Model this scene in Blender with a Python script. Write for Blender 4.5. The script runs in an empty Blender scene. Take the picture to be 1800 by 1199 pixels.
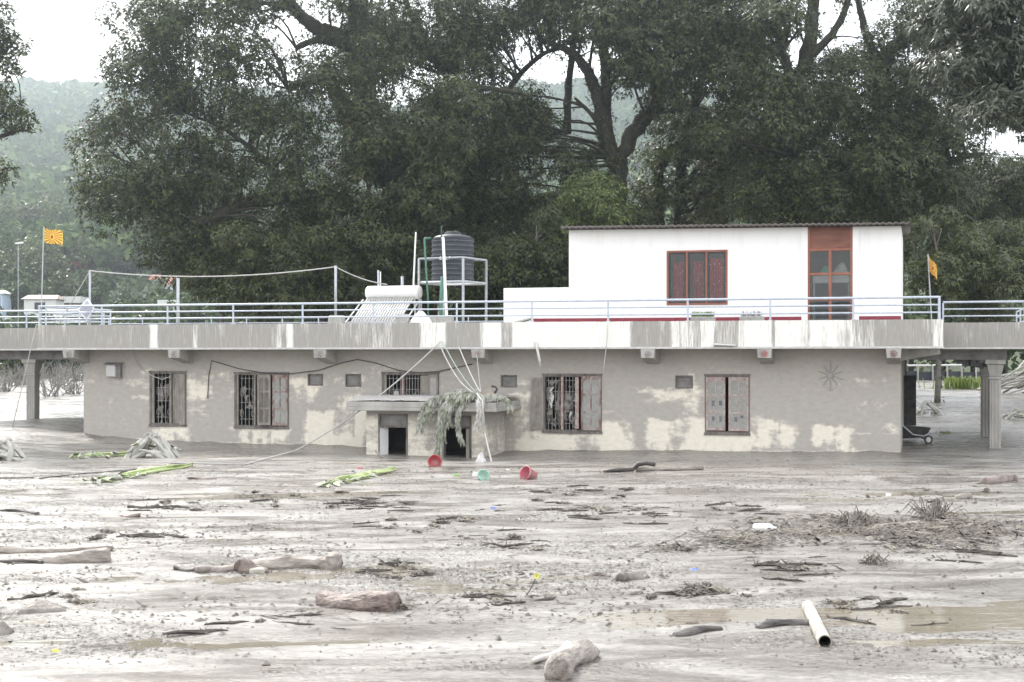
import bpy, bmesh, math, random
import numpy as np
from mathutils import Vector, Matrix
random.seed(7); RNG = np.random.default_rng(11)
SC = bpy.context.scene; COL = SC.collection
R = math.radians
# ------------------------------------------------------------------ camera, sky, sun, exposure
H = 2.43                       # eye height above the mud at the building, metres
F = 2600.0 / 1800.0 * 36.0     # 52 mm
CY = 628.0; FP = 2600.0        # measured horizon row and focal length of the 1800 px photograph
cam = bpy.data.cameras.new('camera'); cam.lens = F; cam.sensor_width = 36; cam.clip_end = 3000; cam.clip_start = .1
cam.shift_y = (CY - 599.5) / 1800.0
camo = bpy.data.objects.new('camera', cam); COL.objects.link(camo)
camo.location = (0, 0, H); camo.rotation_euler = (R(90), 0, 0); SC.camera = camo

SUN_AZ, SUN_EL = -30.0, 42.0   # degrees left of the view direction, above the horizon
sd = Vector((math.sin(R(SUN_AZ)) * math.cos(R(SUN_EL)), math.cos(R(SUN_AZ)) * math.cos(R(SUN_EL)), math.sin(R(SUN_EL))))
w = bpy.data.worlds.new('World'); SC.world = w; w.use_nodes = True
nt = w.node_tree; nt.nodes.clear()
sky = nt.nodes.new('ShaderNodeTexSky'); sky.sky_type = 'NISHITA'; sky.sun_disc = False
sky.sun_elevation = R(SUN_EL); sky.sun_rotation = R(SUN_AZ); sky.dust_density = 4; sky.air_density = 1.2
tc = nt.nodes.new('ShaderNodeTexCoord'); nz = nt.nodes.new('ShaderNodeTexNoise'); nz.inputs['Scale'].default_value = 2.2; nz.inputs['Detail'].default_value = 6
nt.links.new(tc.outputs['Generated'], nz.inputs['Vector'])
mr = nt.nodes.new('ShaderNodeMapRange'); mr.inputs[1].default_value = .3; mr.inputs[2].default_value = .7; mr.inputs[3].default_value = .7; mr.inputs[4].default_value = .95
nt.links.new(nz.outputs['Fac'], mr.inputs[0])
mx = nt.nodes.new('ShaderNodeMix'); mx.data_type = 'RGBA'
nt.links.new(mr.outputs[0], mx.inputs['Factor']); nt.links.new(sky.outputs[0], mx.inputs['A']); mx.inputs['B'].default_value = (9.45, 9.5, 9.7, 1)
bg = nt.nodes.new('ShaderNodeBackground'); bg.inputs['Strength'].default_value = .12
out = nt.nodes.new('ShaderNodeOutputWorld')
nt.links.new(mx.outputs['Result'], bg.inputs['Color']); nt.links.new(bg.outputs[0], out.inputs['Surface'])
sl = bpy.data.lights.new('sun', 'SUN'); sl.energy = 2.3; sl.angle = R(10); sl.color = (1, .96, .9)
so = bpy.data.objects.new('sun', sl); COL.objects.link(so); so.rotation_euler = sd.to_track_quat('Z', 'Y').to_euler(); so.location = sd * 60
SC.view_settings.view_transform = 'Standard'; SC.view_settings.look = 'None'; SC.view_settings.gamma = 1
SC.view_settings.exposure = 1.16
SC.render.engine = 'CYCLES'
cy = SC.cycles; cy.use_denoising = True; cy.max_bounces = 6; cy.diffuse_bounces = 3; cy.glossy_bounces = 2; cy.transmission_bounces = 3; cy.transparent_max_bounces = 8; cy.volume_bounces = 0
cy.sample_clamp_indirect = 6; cy.caustics_reflective = False; cy.caustics_refractive = False

# ------------------------------------------------------------------ noise, frames, terrain
def _h(ix, iy, s):
    n = (ix.astype(np.int64) * 374761393 + iy.astype(np.int64) * 668265263 + s * 1442695041) & 0xffffffff
    n = ((n ^ (n >> 13)) * 1274126177) & 0xffffffff
    return ((n ^ (n >> 16)) & 0xffff) / 65535.0
def vn(x, y, s=0):
    x = np.asarray(x, float); y = np.asarray(y, float)
    ix = np.floor(x); iy = np.floor(y); fx = x - ix; fy = y - iy
    fx = fx * fx * (3 - 2 * fx); fy = fy * fy * (3 - 2 * fy)
    a = _h(ix, iy, s); b = _h(ix + 1, iy, s); c = _h(ix, iy + 1, s); d = _h(ix + 1, iy + 1, s)
    return (a + (b - a) * fx) * (1 - fy) + (c + (d - c) * fx) * fy
def fbm(x, y, s=0, o=4):
    t = 0; a = .5; n = 0
    for k in range(o):
        t = t + a * vn(np.asarray(x) * 2 ** k, np.asarray(y) * 2 ** k, s + k); n += a; a *= .5
    return t / n
def sst(a, b, x):
    t = np.clip((np.asarray(x, float) - a) / (b - a), 0, 1); return t * t * (3 - 2 * t)

TH = R(15.4); CT, ST = math.cos(TH), math.sin(TH)
BX, BY = 9.746, 37.1           # right front corner of the ground floor wall
def B(u, v, z=0.0): return Vector((BX + u * CT + v * ST, BY - u * ST + v * CT, z))
def toB(x, y): dx = x - BX; dy = y - BY; return dx * CT - dy * ST, dx * ST + dy * CT
def UZ(px, py, v=0.0):
    k = (px - 900) / FP        # a measured pixel on the plane v of the building -> metres along and up
    u = (k * (BY + v * CT) - BX - v * ST) / (CT + k * ST)
    y = BY - u * ST + v * CT
    return u, H - (py - CY) * y / FP
def U(px, v=0.0): return UZ(px, 600, v)[0]
def Z(px, py, v=0.0): return UZ(px, py, v)[1]
def P(px, py, Y): return Vector(((px - 900) / FP * Y, Y, H - (py - CY) * Y / FP))

def hillz(x, y):
    x = np.asarray(x, float); y = np.asarray(y, float)
    t = np.clip((y - 112) / 690, 0, 1.0)
    ridge = 1.0 - .28 * sst(40, 260, x) + .05 * np.sin(x * .021) + .06 * (fbm(x * .012, y * .004, 5) - .5)
    over = np.clip((y - 802) / 300, 0, 1)
    return 1.2 + 139 * ridge * t ** 1.45 * (1 - .6 * over) + 10 * (fbm(x * .014, y * .014, 3) - .5) * sst(160, 320, y)
def G(x, y):
    """height of the mud"""
    x = np.asarray(x, float); y = np.asarray(y, float)
    u, v = toB(x, y)
    base = 1.05 * sst(2.5, 42, v) * sst(40, 62, y)
    prof = np.interp(u, [-40, -27, -23.2, -20, -15.5, -10.5, -5, 0, 6], [.45, .34, .10, -.04, -.08, -.15, -.07, 0, .02])
    near = np.clip(1 - np.abs(v) / 9, 0, 1)
    far = -.10
    z = base + prof * near + far * (1 - near) * (v < 0) + .34 * np.exp(-((u + 25.5) ** 2 / 6 + (v - 4) ** 2 / 14))
    ph = R(9); a = x * math.cos(ph) + y * math.sin(ph); b = -x * math.sin(ph) + y * math.cos(ph)
    amp = .10 * (1 - .55 * sst(22, 36, y)) * (1 - .0 * y)
    wob = 3.2 * (fbm(x * .09, y * .09, 21, 3) - .5)
    st = fbm(a * .10, (b + wob) * .85, 1, 4) - .5
    st2 = fbm(a * .5, (b + wob * .6) * 2.4, 9, 3) - .5
    lum = fbm(x * 3.1, y * 3.1, 14, 3) - .5
    patch = sst(.45, .62, fbm(x * .16, y * .3, 31, 3))
    calm = 1 - .75 * np.exp(-(v + .8) ** 2 / 3.0) * (np.abs(u + 11) < 13)
    z = z + amp * st * calm + .035 * st2 * calm + (.012 + .045 * patch) * lum * calm
    z = z + (.03 + .10 * fbm(u * .9, u * 0 + 3, 77, 3)) * np.exp(-np.abs(v) / .45) * sst(-23.6, -23.2, u) * (1 - sst(0, .3, u))
    z = z + .5 * sst(60, 100, y) * (fbm(x * .25, y * .25, 17, 4) - .5)
    return np.where(y > 108, z * (1 - sst(108, 118, y)) + hillz(x, y) * sst(108, 118, y) * .0 + (1.0) * sst(108, 118, y), z)
def g1(x, y): return float(G(np.array([x]), np.array([y]))[0])
def GP(px, py):
    """where the line of sight of a measured pixel meets the mud"""
    z = 0.
    for _ in range(12):
        Y = FP * (H - z) / (py - CY); z = .5 * z + .5 * g1((px - 900) / FP * Y, Y)
    return Vector(((px - 900) / FP * Y, Y, z))

# ------------------------------------------------------------------ materials
def mat(name, c1, c2=None, scale=3.0, rough=.8, bump=0., spec=.4, metal=0., stretch=(1, 1, 1), lo=.35, hi=.65, detail=6, bscale=None, rough2=None, emit=None):
    m = bpy.data.materials.new(name); m.use_nodes = True; n = m.node_tree.nodes; L = m.node_tree.links
    p = n['Principled BSDF']; p.inputs['Roughness'].default_value = rough; p.inputs['Metallic'].default_value = metal
    p.inputs['Specular IOR Level'].default_value = spec
    p.inputs['Base Color'].default_value = (*c1, 1)
    tcn = n.new('ShaderNodeTexCoord'); mp = n.new('ShaderNodeMapping'); mp.inputs['Scale'].default_value = stretch
    L.new(tcn.outputs['Object'], mp.inputs['Vector'])
    if c2 is not None:
        t = n.new('ShaderNodeTexNoise'); t.inputs['Scale'].default_value = scale; t.inputs['Detail'].default_value = detail; t.inputs['Roughness'].default_value = .65
        L.new(mp.outputs[0], t.inputs['Vector'])
        r = n.new('ShaderNodeValToRGB'); r.color_ramp.elements[0].position = lo; r.color_ramp.elements[1].position = hi
        r.color_ramp.elements[0].color = (*c1, 1); r.color_ramp.elements[1].color = (*c2, 1)
        L.new(t.outputs['Fac'], r.inputs['Fac']); L.new(r.outputs['Color'], p.inputs['Base Color'])
        if rough2 is not None:
            q = n.new('ShaderNodeMapRange'); q.inputs[1].default_value = lo; q.inputs[2].default_value = hi; q.inputs[3].default_value = rough; q.inputs[4].default_value = rough2
            L.new(t.outputs['Fac'], q.inputs[0]); L.new(q.outputs[0], p.inputs['Roughness'])
    if bump:
        t2 = n.new('ShaderNodeTexNoise'); t2.inputs['Scale'].default_value = bscale or scale * 6; t2.inputs['Detail'].default_value = 5
        L.new(mp.outputs[0], t2.inputs['Vector'])
        bn = n.new('ShaderNodeBump'); bn.inputs['Strength'].default_value = bump; bn.inputs['Distance'].default_value = .03
        L.new(t2.outputs['Fac'], bn.inputs['Height']); L.new(bn.outputs[0], p.inputs['Normal'])
    return m
def leafmat(name, cols, trans=.25, rough=.42, spec=.5):
    m = bpy.data.materials.new(name); m.use_nodes = True; n = m.node_tree.nodes; L = m.node_tree.links
    p = n['Principled BSDF']; p.inputs['Roughness'].default_value = rough; p.inputs['Specular IOR Level'].default_value = spec
    g = n.new('ShaderNodeNewGeometry'); r = n.new('ShaderNodeValToRGB')
    r.color_ramp.elements[0].color = (*cols[0], 1); r.color_ramp.elements[1].color = (*cols[-1], 1)
    for i, c in enumerate(cols[1:-1]):
        e = r.color_ramp.elements.new((i + 1) / (len(cols) - 1)); e.color = (*c, 1)
    L.new(g.outputs['Random Per Island'], r.inputs['Fac']); L.new(r.outputs['Color'], p.inputs['Base Color'])
    t = n.new('ShaderNodeBsdfTranslucent'); L.new(r.outputs['Color'], t.inputs['Color'])
    x = n.new('ShaderNodeMixShader'); x.inputs[0].default_value = trans
    L.new(p.outputs[0], x.inputs[1]); L.new(t.outputs[0], x.inputs[2]); L.new(x.outputs[0], n['Material Output'].inputs['Surface'])
    return m
def attrmat(name, attr, ca, cb, scale, stretch, rough=.85, bump=.15, va=.12, bscale=40):
    """two coats blended by the mesh attribute that says where one has been washed off the other"""
    m = bpy.data.materials.new(name); m.use_nodes = True; n = m.node_tree.nodes; L = m.node_tree.links
    p = n['Principled BSDF']; p.inputs['Roughness'].default_value = rough; p.inputs['Specular IOR Level'].default_value = .25
    a = n.new('ShaderNodeAttribute'); a.attribute_name = attr
    tcn = n.new('ShaderNodeTexCoord'); mp = n.new('ShaderNodeMapping'); mp.inputs['Scale'].default_value = stretch; L.new(tcn.outputs['Object'], mp.inputs['Vector'])
    t = n.new('ShaderNodeTexNoise'); t.inputs['Scale'].default_value = scale; t.inputs['Detail'].default_value = 8; t.inputs['Roughness'].default_value = .7
    L.new(mp.outputs[0], t.inputs['Vector'])
    s = n.new('ShaderNodeMapRange'); s.inputs[1].default_value = .3; s.inputs[2].default_value = .7; s.inputs[3].default_value = 1 - va; s.inputs[4].default_value = 1 + va
    L.new(t.outputs['Fac'], s.inputs[0])
    # fray the edge of the washed patches
    add = n.new('ShaderNodeMath'); add.operation = 'ADD'; L.new(a.outputs['Fac'], add.inputs[0])
    fr = n.new('ShaderNodeMapRange'); fr.inputs[1].default_value = .3; fr.inputs[2].default_value = .7; fr.inputs[3].default_value = -.32; fr.inputs[4].default_value = .32
    L.new(t.outputs['Fac'], fr.inputs[0]); L.new(fr.outputs[0], add.inputs[1])
    st = n.new('ShaderNodeMapRange'); st.interpolation_type = 'SMOOTHSTEP'; st.inputs[1].default_value = .18; st.inputs[2].default_value = .95
    L.new(add.outputs[0], st.inputs[0])
    mx = n.new('ShaderNodeMix'); mx.data_type = 'RGBA'; L.new(st.outputs[0], mx.inputs['Factor']); mx.inputs['A'].default_value = (*ca, 1); mx.inputs['B'].default_value = (*cb, 1)
    hv = n.new('ShaderNodeHueSaturation'); L.new(mx.outputs['Result'], hv.inputs['Color']); L.new(s.outputs[0], hv.inputs['Value'])
    L.new(hv.outputs[0], p.inputs['Base Color'])
    t2 = n.new('ShaderNodeTexNoise'); t2.inputs['Scale'].default_value = bscale; t2.inputs['Detail'].default_value = 4; L.new(tcn.outputs['Object'], t2.inputs['Vector'])
    bn = n.new('ShaderNodeBump'); bn.inputs['Strength'].default_value = bump; bn.inputs['Distance'].default_value = .01
    L.new(t2.outputs['Fac'], bn.inputs['Height']); L.new(bn.outputs[0], p.inputs['Normal'])
    return m
MUDC = (.36, .345, .325)
M = {}
M['mudcoat'] = mat('dried_mud_coat', (.30, .285, .265), (.40, .385, .36), 5, .9, .4)
M['concrete'] = mat('weathered_concrete', (.29, .28, .26), (.43, .415, .385), 2.5, .88, .3, stretch=(1, 1, .35))
M['concrete_dark'] = mat('dark_concrete', (.16, .155, .15), (.27, .26, .25), 3, .9, .4)
M['trim'] = mat('pale_trim', (.45, .44, .42), (.58, .57, .55), 6, .85, .1)
M['mudwall'] = attrmat('mud_filmed_cream_wall', 'wash', (.405, .378, .343), (.73, .685, .585), 6, (.9, 1, 1.5), va=.11)
M['fascia'] = attrmat('streaked_fascia_paint', 'wash', (.34, .325, .30), (.79, .77, .72), 11, (3.2, 1, .22), va=.16)
M['white'] = mat('white_wall_paint', (.76, .75, .725), (.84, .835, .82), 1.6, .8, .12, stretch=(2.2, 2.2, .35), lo=.25, hi=.5)
M['maroon'] = mat('maroon_plinth_paint', (.22, .03, .05), (.27, .05, .07), 6, .7)
M['darkwood'] = mat('muddy_dark_wood', (.10, .085, .075), (.22, .2, .18), 9, .85, .3, stretch=(1, 1, .3))
M['greywood'] = mat('mud_caked_wood', (.2, .18, .155), (.33, .305, .27), 8, .9, .3, stretch=(1, 1, .4))
M['redwood'] = mat('flaking_red_wood', (.20, .10, .092), (.34, .31, .28), 7, .8, .3, stretch=(1, 1, .5), lo=.42, hi=.58)
M['pinkwood'] = mat('faded_pink_wood', (.34, .22, .2), (.42, .385, .35), 9, .8, .2, lo=.4, hi=.6)
M['pane_dirty'] = mat('mud_smeared_pane', (.32, .335, .32), (.25, .24, .215), 9, .45, 0, spec=.5)
M['sticker'] = mat('dark_sticker', (.05, .07, .09), (.2, .24, .26), 30, .6)
M['iron'] = mat('grille_iron', (.30, .29, .28), (.42, .40, .38), 12, .6, .1)
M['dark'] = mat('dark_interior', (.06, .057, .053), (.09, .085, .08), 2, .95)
M['brown'] = mat('brown_varnished_wood', (.23, .085, .055), (.30, .115, .075), 5, .5, .1, stretch=(1, 1, .25))
M['brownboard'] = mat('brown_board', (.13, .05, .035), (.23, .095, .06), 3, .55, .1, stretch=(.5, 1, 3))
M['blackframe'] = mat('dark_sash', (.03, .035, .04), (.06, .065, .07), 8, .4)
M['rail'] = mat('pale_blue_rail_paint', (.42, .47, .55), (.55, .59, .65), 9, .45, .05)
M['galv'] = mat('galvanised_steel', (.36, .38, .41), (.48, .5, .52), 14, .42, metal=.35)
M['tank'] = mat('black_tank_plastic', (.018, .021, .03), (.034, .037, .048), 4, .5, .05)
M['whitepaint'] = mat('white_enamel', (.78, .78, .78), (.72, .72, .71), 5, .3)
M['tube'] = mat('evacuated_glass_tube', (.50, .49, .47), (.62, .61, .58), 8, .3, spec=.6)
M['pvc'] = mat('white_pvc', (.78, .78, .76), (.66, .65, .62), 6, .4)
M['green_pipe'] = mat('green_pipe', (.05, .16, .12), (.10, .2, .16), 8, .45)
M['cable'] = mat('black_cable', (.06, .06, .06), (.12, .115, .11), 8, .6)
M['greenhose'] = mat('dull_green_hose', (.32, .40, .36), (.45, .48, .44), 8, .6)
M['tankrib'] = mat('grey_rib_edge', (.10, .11, .14), (.2, .21, .24), 8, .6)  # thin rings along the tank ribs, paler grey than the body
M['wire'] = mat('muddy_wire', (.40, .39, .38), (.5, .49, .47), 8, .7)
M['rootwhite'] = mat('pale_muddy_hose', (.58, .57, .54), (.46, .44, .41), 9, .7)
M['roofmetal'] = mat('dark_roof_sheet', (.07, .06, .058), (.13, .11, .10), 4, .6, .2)
M['bark'] = mat('dark_mossy_bark', (.018, .016, .012), (.045, .045, .03), 4, .95, .8, stretch=(1, 1, .35), bscale=7)
M['barkpale'] = mat('grey_bark', (.12, .105, .09), (.2, .185, .165), 5, .95, .6, bscale=20)
M['log'] = mat('wet_barkless_log', (.085, .068, .056), (.36, .32, .28), 9, .55, .8, stretch=(.3, 1, 1), spec=.5, bscale=30)
M['logred'] = mat('red_brown_log', (.07, .042, .035), (.29, .235, .205), 9, .55, .9, stretch=(.5, 1, 1), spec=.5, bscale=34)
M['logdark'] = mat('dark_wet_timber', (.03, .025, .022), (.11, .098, .09), 9, .5, .7, stretch=(.2, 1, 1), spec=.5)
M['pipe'] = mat('muddy_white_pipe', (.58, .55, .49), (.28, .25, .21), 5, .5, .2)
M['stick'] = mat('drift_stick', (.035, .028, .023), (.12, .105, .092), 6, .75, .3)
M['straw'] = mat('muddy_straw', (.09, .078, .06), (.26, .235, .2), 6, .85, .2)
M['bananadry'] = mat('muddy_banana_sheath', (.30, .295, .26), (.46, .45, .41), 6, .75, .3, stretch=(1, 1, .3))
M['bananagreen'] = mat('green_banana_stalk', (.26, .36, .10), (.48, .52, .30), 5, .5, .1)
M['bananaleaf'] = mat('muddy_banana_leaf', (.20, .30, .08), (.42, .43, .34), 5, .6, .2)
M['frond'] = mat('mud_coated_frond', (.13, .145, .095), (.42, .42, .37), 6, .8, .2)
M['sack'] = mat('muddy_sack', (.24, .2, .165), (.34, .3, .26), 5, .9, .5)
M['red'] = mat('red_plastic', (.50, .03, .05), (.30, .2, .18), 7, .35)
M['pink'] = mat('pink_plastic', (.62, .10, .17), (.36, .26, .24), 7, .35)
M['lime'] = mat('lime_plastic', (.2, .5, .09), (.32, .4, .2), 6, .35)
M['teal'] = mat('mint_plastic', (.30, .58, .45), (.38, .4, .36), 7, .35)
M['whiteplastic'] = mat('white_plastic', (.74, .74, .72), (.6, .59, .57), 6, .4)
M['blueplastic'] = mat('blue_plastic', (.05, .1, .55), (.15, .25, .6), 6, .4)
M['yellow'] = mat('yellow_petal', (.75, .7, .06), (.6, .62, .1), 6, .5)
M['rubber'] = mat('muddy_rubber', (.035, .033, .03), (.09, .085, .08), 9, .8, .3)
M['blackmetal'] = mat('charred_dark_metal', (.02, .02, .02), (.07, .065, .06), 6, .6, .3)
M['clay'] = mat('mud_lump', (.11, .095, .08), (.24, .22, .195), 5, .6, .6)
M['rag'] = mat('muddy_rags', (.09, .08, .07), (.30, .285, .265), 5, .9, .3)
M['ragwhite'] = mat('muddy_white_rag', (.5, .49, .48), (.64, .63, .62), 7, .9, .3)
M['greybox'] = mat('grey_meter_box', (.50, .50, .49), (.58, .58, .57), 5, .6)
M['roofred'] = mat('red_roof_sheet', (.40, .12, .09), (.5, .2, .16), 2, .7)
M['brickred'] = mat('red_brick_house', (.30, .08, .06), (.38, .13, .09), 1.5, .8)
M['housewhite'] = mat('whitewashed_house', (.74, .74, .72), (.66, .66, .64), .8, .8)
M['houseblue'] = mat('pale_blue_house', (.42, .52, .66), (.5, .58, .68), .8, .8)
M['houserust'] = mat('rusty_roof_sheet', (.30, .2, .15), (.45, .37, .33), 1.2, .7)
M['greendoor'] = mat('green_bag', (.03, .36, .20), (.06, .46, .28), 5, .6)
M['clothwhite'] = mat('white_cloth_heap', (.62, .61, .60), (.48, .47, .46), 4, .9, .4)
M['gravel'] = mat('mud_crust', (.30, .285, .27), (.47, .455, .435), 9, .85, .8, bscale=60)
M['solar'] = mat('panel_face', (.34, .36, .42), (.42, .44, .5), 3, .3)
M['planter'] = mat('planter_concrete', (.30, .29, .27), (.44, .43, .41), 5, .9, .3)
LM = {}
LM['mango'] = leafmat('dark_glossy_leaf', [(.014, .02, .008), (.03, .04, .014), (.055, .07, .022), (.11, .128, .036)], .28, .45, .35)
LM['mangonear'] = leafmat('near_glossy_leaf', [(.028, .036, .022), (.05, .062, .036), (.085, .095, .06), (.11, .12, .085)], .18, .36, .6)
LM['olive'] = leafmat('olive_leaf', [(.03, .04, .018), (.065, .08, .028), (.10, .12, .04), (.14, .16, .055)], .28, .42)
LM['bright'] = leafmat('bright_leaf', [(.035, .055, .018), (.08, .115, .03), (.14, .18, .05), (.2, .22, .075)], .32, .45)
LM['mid'] = leafmat('wood_leaf', [(.025, .045, .02), (.045, .075, .028), (.075, .11, .04), (.11, .15, .055)], .2, .6, .3)
LM['hill'] = leafmat('hill_leaf', [(.03, .055, .018), (.06, .10, .028), (.09, .14, .04), (.13, .17, .055)], .1, .8, .1)
LM['grass'] = leafmat('grass_blade', [(.10, .16, .03), (.22, .30, .06), (.3, .36, .1)], .3, .5)
LM['dead'] = leafmat('dead_twig', [(.16, .15, .14), (.28, .27, .25), (.36, .35, .33)], .0, .9, .1)

def glassmat():
    m = bpy.data.materials.new('window_glass'); m.use_nodes = True; n = m.node_tree.nodes; L = m.node_tree.links
    n.remove(n['Principled BSDF'])
    t = n.new('ShaderNodeBsdfTransparent'); t.inputs[0].default_value = (.86, .88, .88, 1)
    g = n.new('ShaderNodeBsdfGlossy'); g.inputs['Roughness'].default_value = .04
    f = n.new('ShaderNodeFresnel'); f.inputs[0].default_value = 1.5
    x = n.new('ShaderNodeMixShader'); L.new(f.outputs[0], x.inputs[0]); L.new(t.outputs[0], x.inputs[1]); L.new(g.outputs[0], x.inputs[2])
    L.new(x.outputs[0], n['Material Output'].inputs['Surface']); return m
M['glass'] = glassmat()
def curtainmat():
    m = mat('red_dotted_curtain', (.42, .02, .04), (.55, .035, .06), 6, .85)
    n = m.node_tree.nodes; L = m.node_tree.links; p = n['Principled BSDF']
    v = n.new('ShaderNodeTexVoronoi'); v.inputs['Scale'].default_value = 9; tcn = n.new('ShaderNodeTexCoord'); L.new(tcn.outputs['Object'], v.inputs['Vector'])
    r = n.new('ShaderNodeMath'); r.operation = 'LESS_THAN'; r.inputs[1].default_value = .17; L.new(v.outputs['Distance'], r.inputs[0])
    src = p.inputs['Base Color'].links[0].from_socket
    x = n.new('ShaderNodeMix'); x.data_type = 'RGBA'; L.new(r.outputs[0], x.inputs['Factor']); L.new(src, x.inputs['A']); x.inputs['B'].default_value = (.7, .62, .6, 1)
    L.new(x.outputs['Result'], p.inputs['Base Color']); return m
M['curtain'] = curtainmat()
def flagmat():
    m = bpy.data.materials.new('yellow_flag_with_red_rays'); m.use_nodes = True; n = m.node_tree.nodes; L = m.node_tree.links
    p = n['Principled BSDF']; p.inputs['Roughness'].default_value = .8
    uv = n.new('ShaderNodeUVMap'); uv.uv_map = 'UVMap'; s = n.new('ShaderNodeSeparateXYZ'); L.new(uv.outputs[0], s.inputs[0])
    def ma(op, a, b=None):
        q = n.new('ShaderNodeMath'); q.operation = op
        for i, k in enumerate((a, b)):
            if k is None: continue
            if isinstance(k, (int, float)): q.inputs[i].default_value = k
            else: L.new(k, q.inputs[i])
        return q.outputs[0]
    dx = ma('SUBTRACT', s.outputs[0], .5); dy = ma('MULTIPLY', ma('SUBTRACT', s.outputs[1], .5), .75)
    an = ma('ARCTAN2', dy, dx); fr = ma('FRACT', ma('MULTIPLY', ma('ADD', an, 10.), 20 / (2 * math.pi)))
    ray = ma('GREATER_THAN', fr, .62); rr = ma('SQRT', ma('ADD', ma('MULTIPLY', dx, dx), ma('MULTIPLY', dy, dy)))
    ray = ma('MULTIPLY', ray, ma('GREATER_THAN', rr, .17)); disc = ma('LESS_THAN', rr, .10)
    edge = ma('LESS_THAN', ma('ABSOLUTE', dx), .47); f = ma('MAXIMUM', ma('MULTIPLY', ray, edge), disc)
    x = n.new('ShaderNodeMix'); x.data_type = 'RGBA'; L.new(f, x.inputs['Factor']); x.inputs['A'].default_value = (.75, .58, .10, 1); x.inputs['B'].default_value = (.5, .06, .05, 1)
    L.new(x.outputs['Result'], p.inputs['Base Color'])
    t = n.new('ShaderNodeBsdfTranslucent'); L.new(x.outputs['Result'], t.inputs[0]); ms = n.new('ShaderNodeMixShader'); ms.inputs[0].default_value = .35
    L.new(p.outputs[0], ms.inputs[1]); L.new(t.outputs[0], ms.inputs[2]); L.new(ms.outputs[0], n['Material Output'].inputs['Surface'])
    return m
M['flag'] = flagmat()
def mudmat():
    m = bpy.data.materials.new('wet_flood_mud'); m.use_nodes = True; n = m.node_tree.nodes; L = m.node_tree.links
    p = n['Principled BSDF']; p.inputs['Specular IOR Level'].default_value = .5
    tcn = n.new('ShaderNodeTexCoord')
    mp = n.new('ShaderNodeMapping'); mp.inputs['Rotation'].default_value = (0, 0, R(-9)); mp.inputs['Scale'].default_value = (.32, .8, 1); L.new(tcn.outputs['Object'], mp.inputs[0])
    t = n.new('ShaderNodeTexNoise'); t.inputs['Scale'].default_value = 1.4; t.inputs['Detail'].default_value = 9; t.inputs['Roughness'].default_value = .62; t.inputs['Distortion'].default_value = 1.1; L.new(mp.outputs[0], t.inputs['Vector'])
    r = n.new('ShaderNodeValToRGB'); e = r.color_ramp.elements; e[0].position = .32; e[0].color = (.115, .098, .078, 1); e[1].position = .70; e[1].color = (.33, .312, .292, 1)
    k = e.new(.48); k.color = (.205, .188, .168, 1)
    L.new(t.outputs['Fac'], r.inputs['Fac'])
    # coarse gritty crust
    t3 = n.new('ShaderNodeTexNoise'); t3.inputs['Scale'].default_value = 9; t3.inputs['Detail'].default_value = 7; t3.inputs['Roughness'].default_value = .75; L.new(tcn.outputs['Object'], t3.inputs['Vector'])
    mpb = n.new('ShaderNodeMapping'); mpb.inputs['Scale'].default_value = (.16, .3, 1); L.new(tcn.outputs['Object'], mpb.inputs[0])
    t4 = n.new('ShaderNodeTexNoise'); t4.inputs['Scale'].default_value = 1.3; t4.inputs['Detail'].default_value = 4; L.new(mpb.outputs[0], t4.inputs['Vector'])
    grit = n.new('ShaderNodeMapRange'); grit.interpolation_type = 'SMOOTHSTEP'; grit.inputs[1].default_value = .48; grit.inputs[2].default_value = .6; L.new(t4.outputs['Fac'], grit.inputs[0])
    v = n.new('ShaderNodeTexVoronoi'); v.inputs['Scale'].default_value = 16; v.inputs['Randomness'].default_value = 1; L.new(tcn.outputs['Object'], v.inputs['Vector'])
    pit = n.new('ShaderNodeMapRange'); pit.inputs[1].default_value = .05; pit.inputs[2].default_value = .45; L.new(v.outputs['Distance'], pit.inputs[0])
    gm = n.new('ShaderNodeMath'); gm.operation = 'MULTIPLY'; L.new(grit.outputs[0], gm.inputs[0]); L.new(pit.outputs[0], gm.inputs[1])
    sm = n.new('ShaderNodeMath'); sm.operation = 'MULTIPLY_ADD'; L.new(gm.outputs[0], sm.inputs[0]); sm.inputs[1].default_value = 1.3; L.new(t3.outputs['Fac'], sm.inputs[2])
    bs = n.new('ShaderNodeMapRange'); bs.inputs[3].default_value = .5; bs.inputs[4].default_value = 1.0; L.new(grit.outputs[0], bs.inputs[0])
    bn = n.new('ShaderNodeBump'); bn.inputs['Distance'].default_value = .035; L.new(bs.outputs[0], bn.inputs['Strength']); L.new(sm.outputs[0], bn.inputs['Height']); L.new(bn.outputs[0], p.inputs['Normal'])
    # wetness
    wr = n.new('ShaderNodeMapRange'); wr.inputs[1].default_value = .36; wr.inputs[2].default_value = .62; wr.inputs[3].default_value = .14; wr.inputs[4].default_value = .44; L.new(t.outputs['Fac'], wr.inputs[0]); L.new(wr.outputs[0], p.inputs['Roughness'])
    sp = n.new('ShaderNodeTexNoise'); sp.inputs['Scale'].default_value = 26; sp.inputs['Detail'].default_value = 4; sp.inputs['Roughness'].default_value = .7; mps = n.new('ShaderNodeMapping'); mps.inputs['Scale'].default_value = (.45, 1, 1); L.new(tcn.outputs['Object'], mps.inputs[0]); L.new(mps.outputs[0], sp.inputs['Vector'])
    sr_ = n.new('ShaderNodeMapRange'); sr_.inputs[1].default_value = .34; sr_.inputs[2].default_value = .62; sr_.inputs[3].default_value = .5; sr_.inputs[4].default_value = 1.18; L.new(sp.outputs['Fac'], sr_.inputs[0])
    hs = n.new('ShaderNodeHueSaturation'); L.new(r.outputs['Color'], hs.inputs['Color']); L.new(sr_.outputs[0], hs.inputs['Value']); L.new(hs.outputs[0], p.inputs['Base Color'])
    return m
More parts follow.
